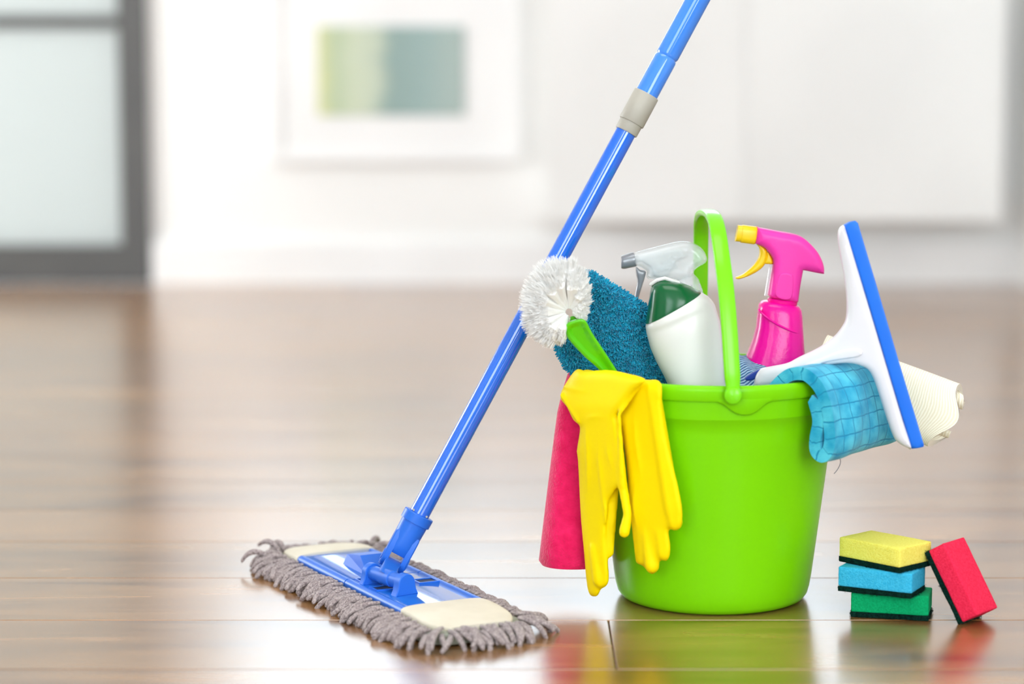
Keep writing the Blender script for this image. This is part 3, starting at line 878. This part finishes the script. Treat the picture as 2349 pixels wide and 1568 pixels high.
gA = [pa,
      cap(1412, 965, YA(1412, 965) - 0.002, 1428, 1110, 2.672, 11, 11), cap(1428, 1110, 2.672, 1440, 1180, 2.668, 11, 10), cap(1440, 1180, 2.668, 1432, 1220, 2.668, 10, 13),
      cap(1368, 1255, YA(1368, 1255) - 0.002, 1378, 1330, YA(1378, 1330) - 0.004, 17, 18),
      cap(1356, 1250, YA(1356, 1250) + 0.006, 1362, 1356, YA(1362, 1356) + 0.006, 12, 12),
      cap(1408, 1120, 2.70, 1400, 1270, 2.705, 12, 8),
      cap(1474, 874, 2.652, 1420, 950, YA(1420, 950) - 0.010, 5, 5), cap(1420, 950, YA(1420, 950) - 0.010, 1429, 1115, 2.669, 5, 8),
      cap(1288, 905, YA(1290, 905) - 0.009, 1328, 968, YA(1328, 968) - 0.010, 5, 4),
      fold(YA, [(1392, 1000), (1398, 1045), (1412, 1090)], 0.0085, 6, 5), fold(YA, [(1372, 985), (1378, 1060), (1388, 1150), (1390, 1200)], 0.0075, 7, 8),
      fold(YA, [(1345, 960), (1352, 1050), (1350, 1160)], 0.007, 9, 8), fold(YA, [(1292, 885), (1320, 892), (1360, 900)], 0.008, 6, 5), fold(YA, [(1335, 968), (1362, 955), (1395, 958)], 0.0085, 6, 5),
      cap(1346, 860, 2.735, 1470, 885, 2.70, 14, 10)]
ga = obj('rubber_glove', remeshed(join(*gA), 0.0019, 9), M_yellow, origin=at(1370, 1365, 2.70), sharp=180)
tag(ga, 'yellow rubber glove with flared cuff hanging lowest, next to the pink cloth', 'glove', 'pair of yellow rubber gloves')
YBf = lambda x, y: 2.690 - 0.040 * (x - 1420) / 100 + 0.00010 * max(0, 900 - y) + 0.00005 * (y - 1000)
outB = [(1446, 866), (1480, 870), (1516, 876), (1519, 930), (1526, 985), (1540, 1050), (1556, 1115), (1565, 1165), (1565, 1195), (1559, 1212), (1546, 1217), (1535, 1210), (1534, 1222), (1538, 1250), (1536, 1276), (1527, 1287), (1514, 1282),
        (1512, 1300), (1502, 1315), (1488, 1314), (1478, 1300), (1470, 1294), (1459, 1291), (1457, 1270), (1451, 1220), (1444, 1150), (1436, 1060), (1425, 990), (1420, 955), (1440, 915)]
gB = [pillow(outB, YBf, 0.020, 0.009, step=8),
      cap(1540, 1150, YBf(1540, 1150) - 0.001, 1549, 1198, YBf(1549, 1198) - 0.001, 18, 17),
      cap(1516, 1215, YBf(1516, 1215) - 0.001, 1523, 1270, YBf(1523, 1270) - 0.003, 16, 14),
      cap(1488, 1225, YBf(1488, 1225) - 0.001, 1496, 1297, YBf(1496, 1297) - 0.005, 16, 17),
      cap(1458, 1180, YBf(1458, 1180) + 0.001, 1466, 1281, YBf(1466, 1281) + 0.001, 12, 9),
      cap(1497, 890, YBf(1497, 890) - 0.001, 1543, 1170, YBf(1543, 1170) - 0.001, 17, 19),
      fold(YBf, [(1462, 905), (1458, 980), (1468, 1060), (1478, 1130)], 0.0072, 6, 8),
      fold(YBf, [(1466, 1100), (1456, 1150), (1462, 1215)], 0.007, 7, 6), fold(YBf, [(1478, 1185), (1482, 1230), (1500, 1262)], 0.0075, 5, 6)]
gb = obj('rubber_glove', remeshed(join(*gB), 0.0019, 9), M_yellow, origin=at(1500, 1315, 2.66), sharp=180)
tag(gb, 'yellow rubber glove lying against the green bucket front, farther from the pink cloth', 'glove', 'pair of yellow rubber gloves')

# ------------------------------------------------------------------ dish brush
br = thing('dish_brush', at(1420, 870, 2.73), 'dish brush with white bristle head and bright green handle', 'brush')
YH = lambda x, y: 2.700 + 0.028 * (y - 735) / 120
outH = [(1296, 754), (1298, 745), (1306, 738), (1320, 733), (1334, 731), (1343, 735), (1350, 746), (1358, 762), (1385, 803), (1421, 858), (1440, 890), (1402, 902), (1377, 851), (1340, 816), (1308, 782), (1299, 766)]
obj('handle', pillow(outH, YH, 0.013, 0.0025, dish=(0.0010, 0.0042)), M_brush, br)
hub = [at(1324, 750, 2.712), at(1320, 744, 2.714), at(1317, 738, 2.716), at(1314, 732, 2.718)]
obj('hub', tube(hub, [0.006, 0.006, 0.005, 0.004], 18, roundend=True), M_brush, br)
bV, bF = [], []
def spike(p, q, r, taper=0.8):
    d = (q - p).normalized(); A = d.orthogonal().normalized(); B = d.cross(A); n = len(bV)
    a0 = random.uniform(0, 2 * PI)
    for k in range(3):
        t = a0 + 2 * PI * k / 3; bV.append(p + (A * math.cos(t) + B * math.sin(t)) * r)
    for k in range(3):
        t = a0 + 2 * PI * k / 3; bV.append(q + (A * math.cos(t) + B * math.sin(t)) * r * taper)
    bF.extend([(n, n + 1, n + 4, n + 3), (n + 1, n + 2, n + 5, n + 4), (n + 2, n, n + 3, n + 5), (n + 3, n + 4, n + 5)])
# tufts fan out from the hub; how far they reach follows the brush seen from the front
reach = [(-20, 40), (0, 42), (25, 46), (50, 66), (70, 98), (90, 122), (115, 126), (140, 118), (165, 108), (190, 104), (215, 102), (240, 92), (258, 70)]
def reach_at(a):
    for (a0, r0), (a1, r1) in zip(reach, reach[1:]):
        if a0 <= a <= a1: return r0 + (r1 - r0) * (a - a0) / (a1 - a0)
    return 60
tuft_dirs = []
for li, (tilt_, k_, cnt) in enumerate(((0.85, 0.72, 17), (0.42, 0.94, 24), (0.0, 1.0, 26), (-0.38, 0.94, 24), (-0.80, 0.78, 19), (-1.35, 0.62, 12))):
    for q in range(cnt):
        a = -18 + 274 * (q + (0.5 if li % 2 else 0.25)) / cnt + random.uniform(-3, 3)
        ar_ = math.radians(a)
        d = Vector((math.cos(ar_), tilt_, math.sin(ar_)))
        L_ = reach_at(a) / 1990.0 * k_ * random.uniform(0.95, 1.04)
        root = at(1305, 714, 2.711) + Vector((math.cos(ar_) * 0.005, 0.003 * tilt_, math.sin(ar_) * 0.005))
        tip = root + Vector((math.cos(ar_), tilt_ * 0.55, math.sin(ar_))) * (L_ - 0.005)
        tuft_dirs.append((root, tip))
for root, tip in tuft_dirs:
    d = (tip - root); ln = d.length; d.normalize()
    A = d.orthogonal().normalized(); B = d.cross(A)
    # the packed core of the tuft, flaring outward, with a ragged end
    n = len(bV); m = 9
    for h, r in ((0.0, 0.0020), (0.45, 0.0044), (0.84, 0.0068)):
        for q in range(m):
            t = 2 * PI * q / m
            bV.append(root + d * ln * (h + (random.uniform(-0.05, 0.06) if h > 0.8 else 0)) + (A * math.cos(t) + B * math.sin(t)) * r * random.uniform(0.85, 1.15))
    bV.append(root + d * ln * 0.84)
    for h in range(2):
        for q in range(m):
            w2 = (q + 1) % m
            bF.append((n + h * m + q, n + h * m + w2, n + (h + 1) * m + w2, n + (h + 1) * m + q))
    for q in range(m): bF.append((n + 2 * m + q, n + 2 * m + (q + 1) % m, n + 3 * m))
    for k in range(80):
        t = random.uniform(0, 2 * PI); rr_ = math.sqrt(random.random())
        o_ = (A * math.cos(t) + B * math.sin(t)) * rr_
        h0 = random.uniform(0.35, 0.8)
        spike(root + d * ln * h0 + o_ * (0.0020 + 0.0060 * h0), root + d * ln * random.uniform(0.92, 1.06) + o_ * 0.0078, 0.00036, 0.6)
tag(obj('bristles', (bV, bF), M_bristle, br, smooth=False), kind='stuff')

# ------------------------------------------------------------------ teal microfibre cloth
tl = thing('microfibre_cloth', at(1420, 880, 2.80), 'fluffy dark teal microfibre cloth folded upright behind the brush', 'cloth')
YT = lambda x, y: 2.800 - 0.00006 * (x - 1400)
outT = [(1340, 628), (1352, 628), (1400, 660), (1440, 686), (1474, 710), (1484, 745), (1500, 805), (1536, 880), (1530, 905), (1400, 905), (1345, 862), (1310, 832), (1288, 805), (1284, 780), (1300, 766), (1332, 772), (1346, 720), (1350, 680), (1342, 655)]
tb = remeshed(join(pillow(outT, YT, 0.026, 0.012, step=8),
                   tube([at(1350, 641, 2.792), at(1400, 672, 2.790), at(1470, 716, 2.788)], 0.0078, 12, roundend=True),
                   tube([at(1299, 786, 2.782), at(1318, 822, 2.780), at(1360, 868, 2.780)], 0.0125, 12, roundend=True)), 0.003, 3)
tbo = obj('folded_body', tb, M_teal, tl, sharp=180)
bV, bF = [], []
me = tbo.data; orgT = ORG[tl.name]
polys = [p for p in me.polygons]
areas = [p.area for p in polys]
for p in random.choices(polys, weights=areas, k=15000):
    if p.normal.y > 0.5: continue
    vs = [me.vertices[i].co for i in p.vertices]
    a, b = random.random(), random.random()
    c = (vs[0].lerp(vs[1], a)).lerp(vs[-1].lerp(vs[-2], a), b) + orgT
    j = Vector((random.gauss(0, 1), random.gauss(0, 1), random.gauss(0, 1)))
    d = (p.normal + j * 0.42 + Vector((0.15, 0, -0.35))).normalized()
    spike(c - d * 0.0005, c + d * random.uniform(0.0030, 0.0068), random.uniform(0.0005, 0.0012))
tag(obj('pile', (bV, bF), M_tealpile, tl, smooth=False), kind='stuff')

# ------------------------------------------------------------------ white bottle with green shoulder
wb = thing('cleaner_bottle', at(1625, 980, 2.75), 'tilted white plastic bottle with dark green shoulder, in front of the clear sprayer', 'bottle')
def bsec(xl, yl, xr, yr, Y, dep, e=2.4, n=44):
    l, r = at(xl, yl, Y), at(xr, yr, Y)
    return ell((l + r) / 2, (r - l) / 2, Vector((0, dep, 0)), n, e)
YW = 2.748
obj('body', loft([bsec(1486, 739, 1604, 669, YW, 0.031), bsec(1482, 741, 1609, 670, YW, 0.033), bsec(1481, 750, 1624, 679, YW, 0.0345), bsec(1482, 757, 1632, 687, YW, 0.0352), bsec(1482.5, 761, 1635, 691, YW, 0.0340), bsec(1484, 768, 1640, 699, YW, 0.035), bsec(1492, 798, 1651, 735, YW, 0.035),
                  bsec(1506, 830, 1658, 782, YW, 0.035), bsec(1523, 862, 1663, 832, YW, 0.035), bsec(1540, 900, 1666, 890, YW, 0.035), bsec(1556, 960, 1668, 962, YW, 0.035), bsec(1562, 1010, 1666, 1012, YW, 0.033)]), M_white, wb, sharp=60)
obj('shoulder', loft([bsec(1480.5, 741, 1608, 669.5, YW, 0.0325), bsec(1483, 728, 1607, 667, YW, 0.0325), bsec(1487, 700, 1600, 666, YW, 0.031), bsec(1491, 670, 1585, 657, YW, 0.028), bsec(1495, 654, 1568, 650, YW, 0.024), bsec(1506, 645, 1548, 645, YW, 0.018)]), M_dkgreen, wb, sharp=60)
obj('cap_lip', tube([at(1493, 652, YW - 0.004), at(1508, 642, YW - 0.008), at(1525, 638, YW - 0.010), at(1540, 643, YW - 0.008), at(1556, 648, YW - 0.004)], 0.0022, 8, roundend=True), M_white, wb)
obj('shoulder_top', loft([bsec(1494, 656, 1600, 667, YW, 0.022), bsec(1500, 650, 1585, 660, YW, 0.020), bsec(1512, 642, 1550, 648, YW, 0.016), bsec(1520, 638, 1534, 641, YW, 0.008)]), M_dkgreen, wb, sharp=60)

# ------------------------------------------------------------------ clear trigger sprayer
cs = thing('spray_bottle', at(1575, 960, 2.86), 'clear trigger spray bottle with silver grey nozzle, behind the white bottle', 'spray bottle')
YC = 2.862
obj('sprayer_head', pillow([(1454, 582), (1462, 577), (1500, 567), (1548, 555), (1572, 553), (1592, 558), (1608, 568), (1618, 582), (1621, 596), (1614, 604), (1600, 612), (1590, 622), (1585, 638), (1560, 642), (1530, 640), (1486, 638), (1484, 622), (1470, 612), (1456, 606)], YC, 0.030, 0.010), M_clear, cs)
obj('nozzle', tube([at(1425, 602, YC), at(1427, 602, YC), at(1431, 601, YC), at(1453, 595, YC), at(1457, 594, YC)], [0.0068, 0.0076, 0.0082, 0.0088, 0.0084], 24), M_silver, cs)
obj('nozzle_tube', tube([at(1457, 594, YC), at(1560, 578, YC)], 0.0040, 14), M_white, cs)
obj('pump_mechanism', pillow([(1472, 584), (1545, 566), (1566, 572), (1572, 590), (1552, 600), (1540, 622), (1530, 634), (1500, 634), (1496, 616), (1476, 602)], YC, 0.010, 0.004, step=5), M_white, cs)
obj('pump_cylinder', tube([at(1490, 624, YC), at(1548, 600, YC)], [0.006, 0.0095], 18), M_clear, cs)
obj('trigger', pillow([(1459, 612), (1468, 618), (1481, 622), (1479, 636), (1472, 658), (1466, 678), (1463, 687), (1456, 684), (1458, 668), (1462, 645), (1459, 628)], YC, 0.010, 0.0035, step=4), M_silver, cs)
col = obj('ribbed_collar', tube([at(1566, 636, YC), at(1572, 650, YC), at(1580, 676, YC)], [0.0135, 0.0165, 0.0175], 30), M_clear, cs)
for i in range(12):
    a = PI + PI * (i + 0.5) / 12
    off = Vector((math.cos(a) * 0.0172, math.sin(a) * 0.0172, 0))
    obj('rib', tube([at(1572, 650, YC) + off * 0.96, at(1580, 676, YC) + off], 0.0010, 6), M_clear, col)
obj('bottle_body', loft([ell(at(1580, 676, YC), (0.015, 0, 0), (0, 0.015, 0)), ell(at(1583, 700, YC), (0.024, 0, 0.003), (0, 0.022, 0)), ell(at(1590, 740, YC), (0.030, 0, 0.004), (0, 0.026, 0)), ell(at(1612, 960, YC), (0.032, 0, 0.004), (0, 0.028, 0))]), M_clear, cs)

# ------------------------------------------------------------------ pink spray bottle
ps = thing('spray_bottle', at(1785, 960, 2.86), 'bright pink spray bottle with yellow nozzle and trigger', 'spray bottle')
YP = 2.858
head = pillow([(1736, 522), (1742, 522), (1785, 530), (1823, 537), (1845, 547), (1870, 572), (1882, 592), (1888, 610), (1888.5, 626), (1886, 626.5), (1866, 623), (1843, 618.5), (1840, 622), (1834, 655), (1829, 690), (1826, 692), (1795, 688), (1765, 680), (1763, 677), (1767, 645), (1772, 610), (1771, 592), (1760, 574), (1748, 564), (1734, 558), (1732, 554)], YP, 0.034, 0.0085, step=4)
obj('sprayer_head', head, M_pink, ps)
obj('thumb_panel', pillow([(1786, 634), (1793, 627), (1803, 625), (1814, 628), (1820, 635), (1814, 684), (1780, 678)], YP - 0.0165, 0.003, 0.0012, step=4), M_pink, ps)
obj('nozzle', loft([bsec(1686, 553, 1693, 516, YP, 0.0092, 3.2), bsec(1698, 554, 1703, 517, YP, 0.0094, 3.2), bsec(1698.5, 556, 1703.5, 515.5, YP, 0.0102, 3.2), bsec(1728, 560, 1734, 519.5, YP, 0.0108, 3.2), bsec(1731, 559, 1737, 521, YP, 0.010, 3.2)]), M_yelp, ps, sharp=30)
obj('trigger', pillow([(1735, 559), (1748, 562), (1757, 570), (1760, 580), (1757, 600), (1745, 616), (1722, 630), (1698, 639), (1688, 638.5), (1687, 636), (1705, 628), (1728, 608), (1740, 590), (1742, 570)], YP, 0.013, 0.0042, step=4), M_yelp, ps)
obj('trigger_guard', pillow([(1760, 576), (1770, 590), (1773, 604), (1764, 605), (1753, 603), (1757, 590)], YP, 0.011, 0.003, step=4), M_yelp, ps)
obj('feed_tube', tube([at(1769, 606, YP - 0.002), at(1757, 678, YP - 0.002)], 0.0020, 8), M_clear, ps)
ub = (at(1812, 600, YP) - at(1790, 760, YP)).normalized(); rb_ = Vector((ub.z, 0, -ub.x))
nk = at(1795, 690, YP)
obj('collar', loft([ell(nk + ub * d, rb_ * r, (0, r * 0.92, 0), 32) for d, r in ((-0.007, 0.0165), (-0.004, 0.0178), (0.001, 0.0180), (0.0022, 0.0170))]), M_pinkb, ps, sharp=30)
def pbs(xl, yl, xr, yr, dep): return bsec(xl, yl, xr, yr, YP, dep, 2.8)
obj('bottle_body', loft([pbs(1757, 688, 1826, 699, 0.017), pbs(1748, 690, 1833, 702, 0.021), pbs(1741, 697, 1838, 711, 0.024), pbs(1739, 710, 1840, 724, 0.0255), pbs(1735, 748, 1842, 762, 0.028), pbs(1727, 780, 1844, 795, 0.030), pbs(1716, 808, 1846, 825, 0.033), pbs(1700, 845, 1848, 862, 0.036), pbs(1690, 960, 1850, 978, 0.038)]), M_pinkb, ps, sharp=60)
swoosh = []
for t in range(13):
    f = t / 12
    x = 1741 + (1841 - 1741) * f; y = 710 + 57 * (f ** 0.75) + 4 * math.sin(f * PI)
    cx, hw, dp = 1790, 52.0, 0.0268 + 0.0022 * f
    e = max(0.0, 1 - (abs(x - cx) / hw) ** 2.8) ** (1 / 2.8)
    swoosh.append(at(x, y, YP - dp * e - 0.0002))
obj('swoosh_ridge', tube(swoosh, 0.0013, 8, roundend=True), M_pinkb, ps)

# ------------------------------------------------------------------ squeegee
sq = thing('squeegee', at(1740, 876, 2.74), 'white hand squeegee with long blue rubber blade', 'squeegee')
YS = lambda x, y: 2.745 - 0.066 * (x - 1740) / 350
obj('frame', pillow([(1924, 526), (1931, 518), (1937, 517), (1943, 535), (1984, 672), (2030, 826), (2070, 960), (2091, 1026), (2080, 1025), (2064, 1017), (2050, 1001), (2034, 958), (2017, 905), (2004, 868), (1992, 848), (1975, 838), (1950, 832), (1920, 833), (1888, 838), (1850, 852),
                     (1812, 868), (1790, 880), (1735, 886), (1731, 872), (1736, 856), (1748, 845), (1775, 839), (1808, 832), (1835, 818), (1880, 796), (1912, 773), (1932, 749), (1941, 727), (1942, 685), (1936, 630), (1926, 575), (1922, 545)], YS, 0.019, 0.0070, step=6), M_sqw, sq)
obj('blade', pillow([(1935.5, 516), (1948, 509), (1962, 506.5), (1967, 511), (2010, 655), (2060, 825), (2118, 1018), (2117, 1023), (2104, 1026), (2090.5, 1027.5), (2040, 860), (1990, 692)], lambda x, y: YS(x, y) - 0.001, 0.013, 0.0022, step=200, smooth=False), M_sqb, sq, sharp=30)
obj('stiffening_rib', pillow([(1848, 836), (1880, 822), (1920, 806), (1955, 799), (1974, 801), (1979, 809), (1968, 818), (1935, 823), (1895, 830), (1860, 842)], lambda x, y: YS(x, y) - 0.0095, 0.005, 0.0024, step=5), M_sqw, sq)
obj('grip_inlay', pillow([(1708, 868), (1722, 857), (1744, 846), (1740, 858), (1735, 866), (1718, 872)], lambda x, y: YS(x, y) + 0.004, 0.010, 0.002, step=4), M_navy, sq)

# ------------------------------------------------------------------ cloths on the far rim
def sheet(profile, origin, ex, ez, ew, length, th, nw=14, wob=0.0, taper=0.0, ends=0.0):
    """a cloth of thickness th whose section is an open curve in (ex, ez), swept along ew; returns mesh and uv in metres"""
    pr = catmull([Vector((p[0], p[1])) for p in profile], 0.0025)
    n = len(pr); L = [0]
    for i in range(1, n): L.append(L[-1] + (pr[i] - pr[i - 1]).length)
    loop = []; ul = []
    nr = []
    for i in range(n):
        t = (pr[min(i + 1, n - 1)] - pr[max(i - 1, 0)]).normalized(); nr.append(Vector((-t.y, t.x)))
    for i in range(n): loop.append(pr[i] + nr[i] * th / 2); ul.append(L[i])
    t = (pr[-1] - pr[-2]).normalized(); loop.append(pr[-1] + t * th * 0.45); ul.append(L[-1])
    for i in reversed(range(n)): loop.append(pr[i] - nr[i] * th / 2); ul.append(L[i])
    t = (pr[0] - pr[1]).normalized(); loop.append(pr[0] + t * th * 0.45); ul.append(0)
    secs = []; uvs = []
    for k in range(nw + 1):
        s = k / nw; ss = s * length
        # end rounding of the cloth edge
        ring = []
        for q, u in zip(loop, ul):
            sc = 1 - taper * s
            dz = wob * (math.sin(9 * s + 30 * u) * 0.6 + math.sin(17 * s + 55 * u) * 0.4)
            ring.append(Vector(origin) + Vector(ex) * (q.x * sc + dz) + Vector(ez) * (q.y * sc) + Vector(ew) * (ss + ends * s ** 6 * math.cos(2 * PI * (u / L[-1]) * 2) + ends * 0.5 * s ** 6 * math.sin(40 * u)))
        secs.append(ring); uvs += [(u, ss) for u in ul]
    return loft(secs), uvs

# turquoise checked cloth over the rim
b_ = math.radians(50)
nx, wv = Vector((math.sin(b_), -math.cos(b_), 0)), Vector((math.cos(b_), math.sin(b_), 0))
rimp = Vector((BX, BY, 0.2704)) + nx * 0.1455
prof_c = [(-0.066, -0.048), (-0.052, -0.027), (-0.035, -0.007), (-0.018, 0.0065), (-0.003, 0.0110), (0.010, 0.0095), (0.024, -0.001), (0.034, -0.019), (0.040, -0.042), (0.042, -0.061), (0.039, -0.073), (0.031, -0.079), (0.022, -0.074), (0.020, -0.060), (0.022, -0.040), (0.016, -0.018)]
(vf, uvs) = sheet(prof_c, rimp - wv * 0.041, nx, Vector((0, 0, 1)), wv, 0.147, 0.0145, 20, 0.0026, 0.05)
ck = thing('checked_cloth', rimp, 'turquoise checked dish cloth folded over the bucket rim under the squeegee', 'cloth')
obj('folded_sheet', vf, M_check, ck, sharp=70, uv=uvs)
thr = mat('dark_blue_thread', lin(30, 60, 90), 0.8)
for k, pts in enumerate(([(1912, 1040), (1925, 1048), (1928, 1062), (1920, 1078), (1913, 1086)], [(1906, 1042), (1910, 1050), (1918, 1053), (1926, 1044)], [(1905, 1041), (1906, 1050), (1911, 1054)])):
    obj('loose_thread', tube(catmull([at(x, y, 2.70) for x, y in pts], 0.003), 0.00035, 5), thr, ck)

# cream waffle cloth, rolled, sticking out past the squeegee
ca, cb_ = at(1872, 842, 2.850), at(2180, 957, 2.800)
ew = (cb_ - ca).normalized(); ev = Vector((0, 1, 0)); ev = (ev - ew * ev.dot(ew)).normalized(); eu = ew.cross(ev); eu = eu if eu.z > 0 else -eu
prof_w = [(0.010, 0.016), (0.004, 0.022), (0.007, 0.031), (0.001, 0.037), (-0.008, 0.032), (-0.012, 0.014), (-0.012, -0.010), (-0.010, -0.028), (-0.002, -0.037), (0.008, -0.033), (0.009, -0.022), (0.002, -0.019)]
(vf, uvs) = sheet(prof_w, ca, ev, eu, ew, (cb_ - ca).length, 0.0080, 22, 0.0012, 0.0, ends=0.009)
uvs = [(v, u) for u, v in uvs]
wc = thing('waffle_cloth', (ca + cb_) / 2, 'rolled cream waffle-knit cloth poking out beyond the blue squeegee blade', 'cloth')
obj('rolled_sheet', vf, M_waffle, wc, sharp=70, uv=uvs)

# denim blue ribbed cloth bunched inside the bucket
dn = []
duv = []
nu, nv = 26, 18
for i in range(nu + 1):
    row = []
    for j in range(nv + 1):
        u, v = i / nu, j / nv
        px = 1610 + 210 * u
        hump = math.sin(PI * min(1, max(0, u * 0.85 + 0.18))) ** 0.7
        py = 900 - (90 * hump) * math.sin(PI / 2 * v) ** 0.8
        Y = 2.765 + 0.10 * v
        p = at(px, py, Y)
        p.z += 0.0025 * math.sin(22 * u + 8 * v)
        dn.append(p); duv.append((0.12 * v + 0.018 * math.sin(5 * u), 0.1 * u))
df = [(i * (nv + 1) + j, (i + 1) * (nv + 1) + j, (i + 1) * (nv + 1) + j + 1, i * (nv + 1) + j + 1) for i in range(nu) for j in range(nv)]
n0 = len(dn)
dn2 = [p + Vector((0, 0.004, -0.006)) for p in dn]
edge = [i * (nv + 1) for i in range(nu + 1)] + [nu * (nv + 1) + j for j in range(1, nv + 1)] + [i * (nv + 1) + nv for i in range(nu - 1, -1, -1)] + [j for j in range(nv - 1, 0, -1)]
df2 = [tuple(k + n0 for k in reversed(f)) for f in df] + [(edge[k], edge[(k + 1) % len(edge)], edge[(k + 1) % len(edge)] + n0, edge[k] + n0) for k in range(len(edge))]
dc = obj('ribbed_cloth', (dn + dn2, df + df2), M_denim, origin=at(1710, 900, 2.75), sharp=70, uv=duv + duv)
tag(dc, 'denim blue ribbed cloth bunched inside the bucket below the pink spray bottle', 'cloth')

# ------------------------------------------------------------------ sponges
def sponge_parts(t, M_, fm, lx, ly, fz=0.0225, pz=0.0062):
    bm = bmesh.new()
    def rough_box(z0, z1, nx_, ny_, nz_, amp, seed, r):
        """grid box with soft edges and irregular faces"""
        vs, fs = rbox(lx, ly, z1 - z0, r, 2)
        bm2 = bmesh.new()
        me_ = bpy.data.meshes.new('tmp'); me_.from_pydata(vs, [], fs); bm2.from_mesh(me_); bpy.data.meshes.remove(me_)
        bmesh.ops.triangulate(bm2, faces=bm2.faces)
        bmesh.ops.subdivide_edges(bm2, edges=[e for e in bm2.edges if e.calc_length() > 0.006], cuts=6, use_grid_fill=True)
        for v in bm2.verts:
            q = v.co * 420 + Vector((seed, seed * 2, 0))
            v.co += Vector((noise.noise(q), noise.noise(q + Vector((9, 3, 1))), noise.noise(q + Vector((2, 7, 5))))) * amp
            v.co.z += (z0 + z1) / 2
        bm2.verts.index_update()
        out = ([M_ @ v.co for v in bm2.verts], [tuple(x.index for x in f.verts) for f in bm2.faces])
        if amp > 0.0005:                            # loose fibre ends around the pad's sides
            bm2.normal_update()
            side = [f for f in bm2.faces if abs(f.normal.z) < 0.7]
            wts = [f.calc_area() for f in side]
            R3 = M_.to_3x3()
            for f in random.choices(side, weights=wts, k=1100):
                c = f.calc_center_median() + Vector((random.uniform(-1, 1), random.uniform(-1, 1), 0)) * 0.0012
                c.z += random.uniform(-0.0022, 0.0022)
                d = (f.normal + Vector((random.gauss(0, 1), random.gauss(0, 1), random.gauss(0, 1))) * 0.6).normalized()
                q = c + d * random.uniform(0.0008, 0.0021)
                q.z = min(max(q.z, z0 + 0.0001), z1)
                e_ = d.orthogonal().normalized() * 0.00035
                n_ = len(out[0])
                out[0].extend([M_ @ (c + e_), M_ @ (c - e_), M_ @ (c + d.cross(e_)), M_ @ q])
                out[1].extend([(n_, n_ + 1, n_ + 3), (n_ + 1, n_ + 2, n_ + 3), (n_ + 2, n_, n_ + 3)])
        bm2.free()
        return out
    obj('scouring_pad', rough_box(0.0004, pz, 0, 0, 0, 0.0009, lx * 991, 0.0008), M_pad, t, sharp=60, label='dark green scouring pad')
    obj('foam', rough_box(pz, pz + fz, 0, 0, 0, 0.00025, lx * 311, 0.0016), fm, t, sharp=50)
    bm.free()
def sponge(corner_near, yaw, z, fm, lab, lx=0.0875, ly=0.052):
    """near corner = right end of the long front side"""
    ex = Vector((math.cos(yaw), math.sin(yaw), 0)); ey = Vector((-ex.y, ex.x, 0))
    c = Vector((corner_near[0], corner_near[1], 0)) - ex * lx / 2 + ey * ly / 2
    c.z = z
    t = thing('sponge', c, lab, 'sponge', 'kitchen sponges beside the bucket')
    sponge_parts(t, frame(c, ex, ey, Vector((0, 0, 1))), fm, lx, ly)
sponge((0.4700, 2.6695), math.radians(-14), 0.0, M_fg, 'green sponge at the bottom of the stack of three', 0.0875, 0.050)
sponge((0.4480, 2.6550), math.radians(-27), 0.0291, M_fb, 'sky blue sponge in the middle of the stack of three', 0.0870, 0.050)
sponge((0.4340, 2.6565), math.radians(-47), 0.0582, M_fy, 'pale yellow sponge lying on top of the stack of three', 0.0870, 0.058)
# red one leaning on the stack
tilt = math.radians(31)
phi = math.radians(40)
th_ = Vector((math.cos(phi), -math.sin(phi), 0))          # from pad to foam, seen from above
wd_ = Vector((math.sin(phi), math.cos(phi), 0))
lx_, ly_ = 0.0880, 0.047
el = (ZU * math.cos(tilt) - th_ * math.sin(tilt))           # long axis, upwards and leaning back over the pad side
et = (th_ * math.cos(tilt) + ZU * math.sin(tilt))
foot = ground(2197, 1431, 0.0)
org = foot + el * (lx_ / 2 - 0.0004) + wd_ * ly_ / 2
rs = thing('sponge', (org.x, org.y, 0), 'red sponge leaning on edge against the stack of sponges', 'sponge', 'kitchen sponges beside the bucket')
sponge_parts(rs, frame(org, el, wd_, et) , M_fr, lx_, ly_)
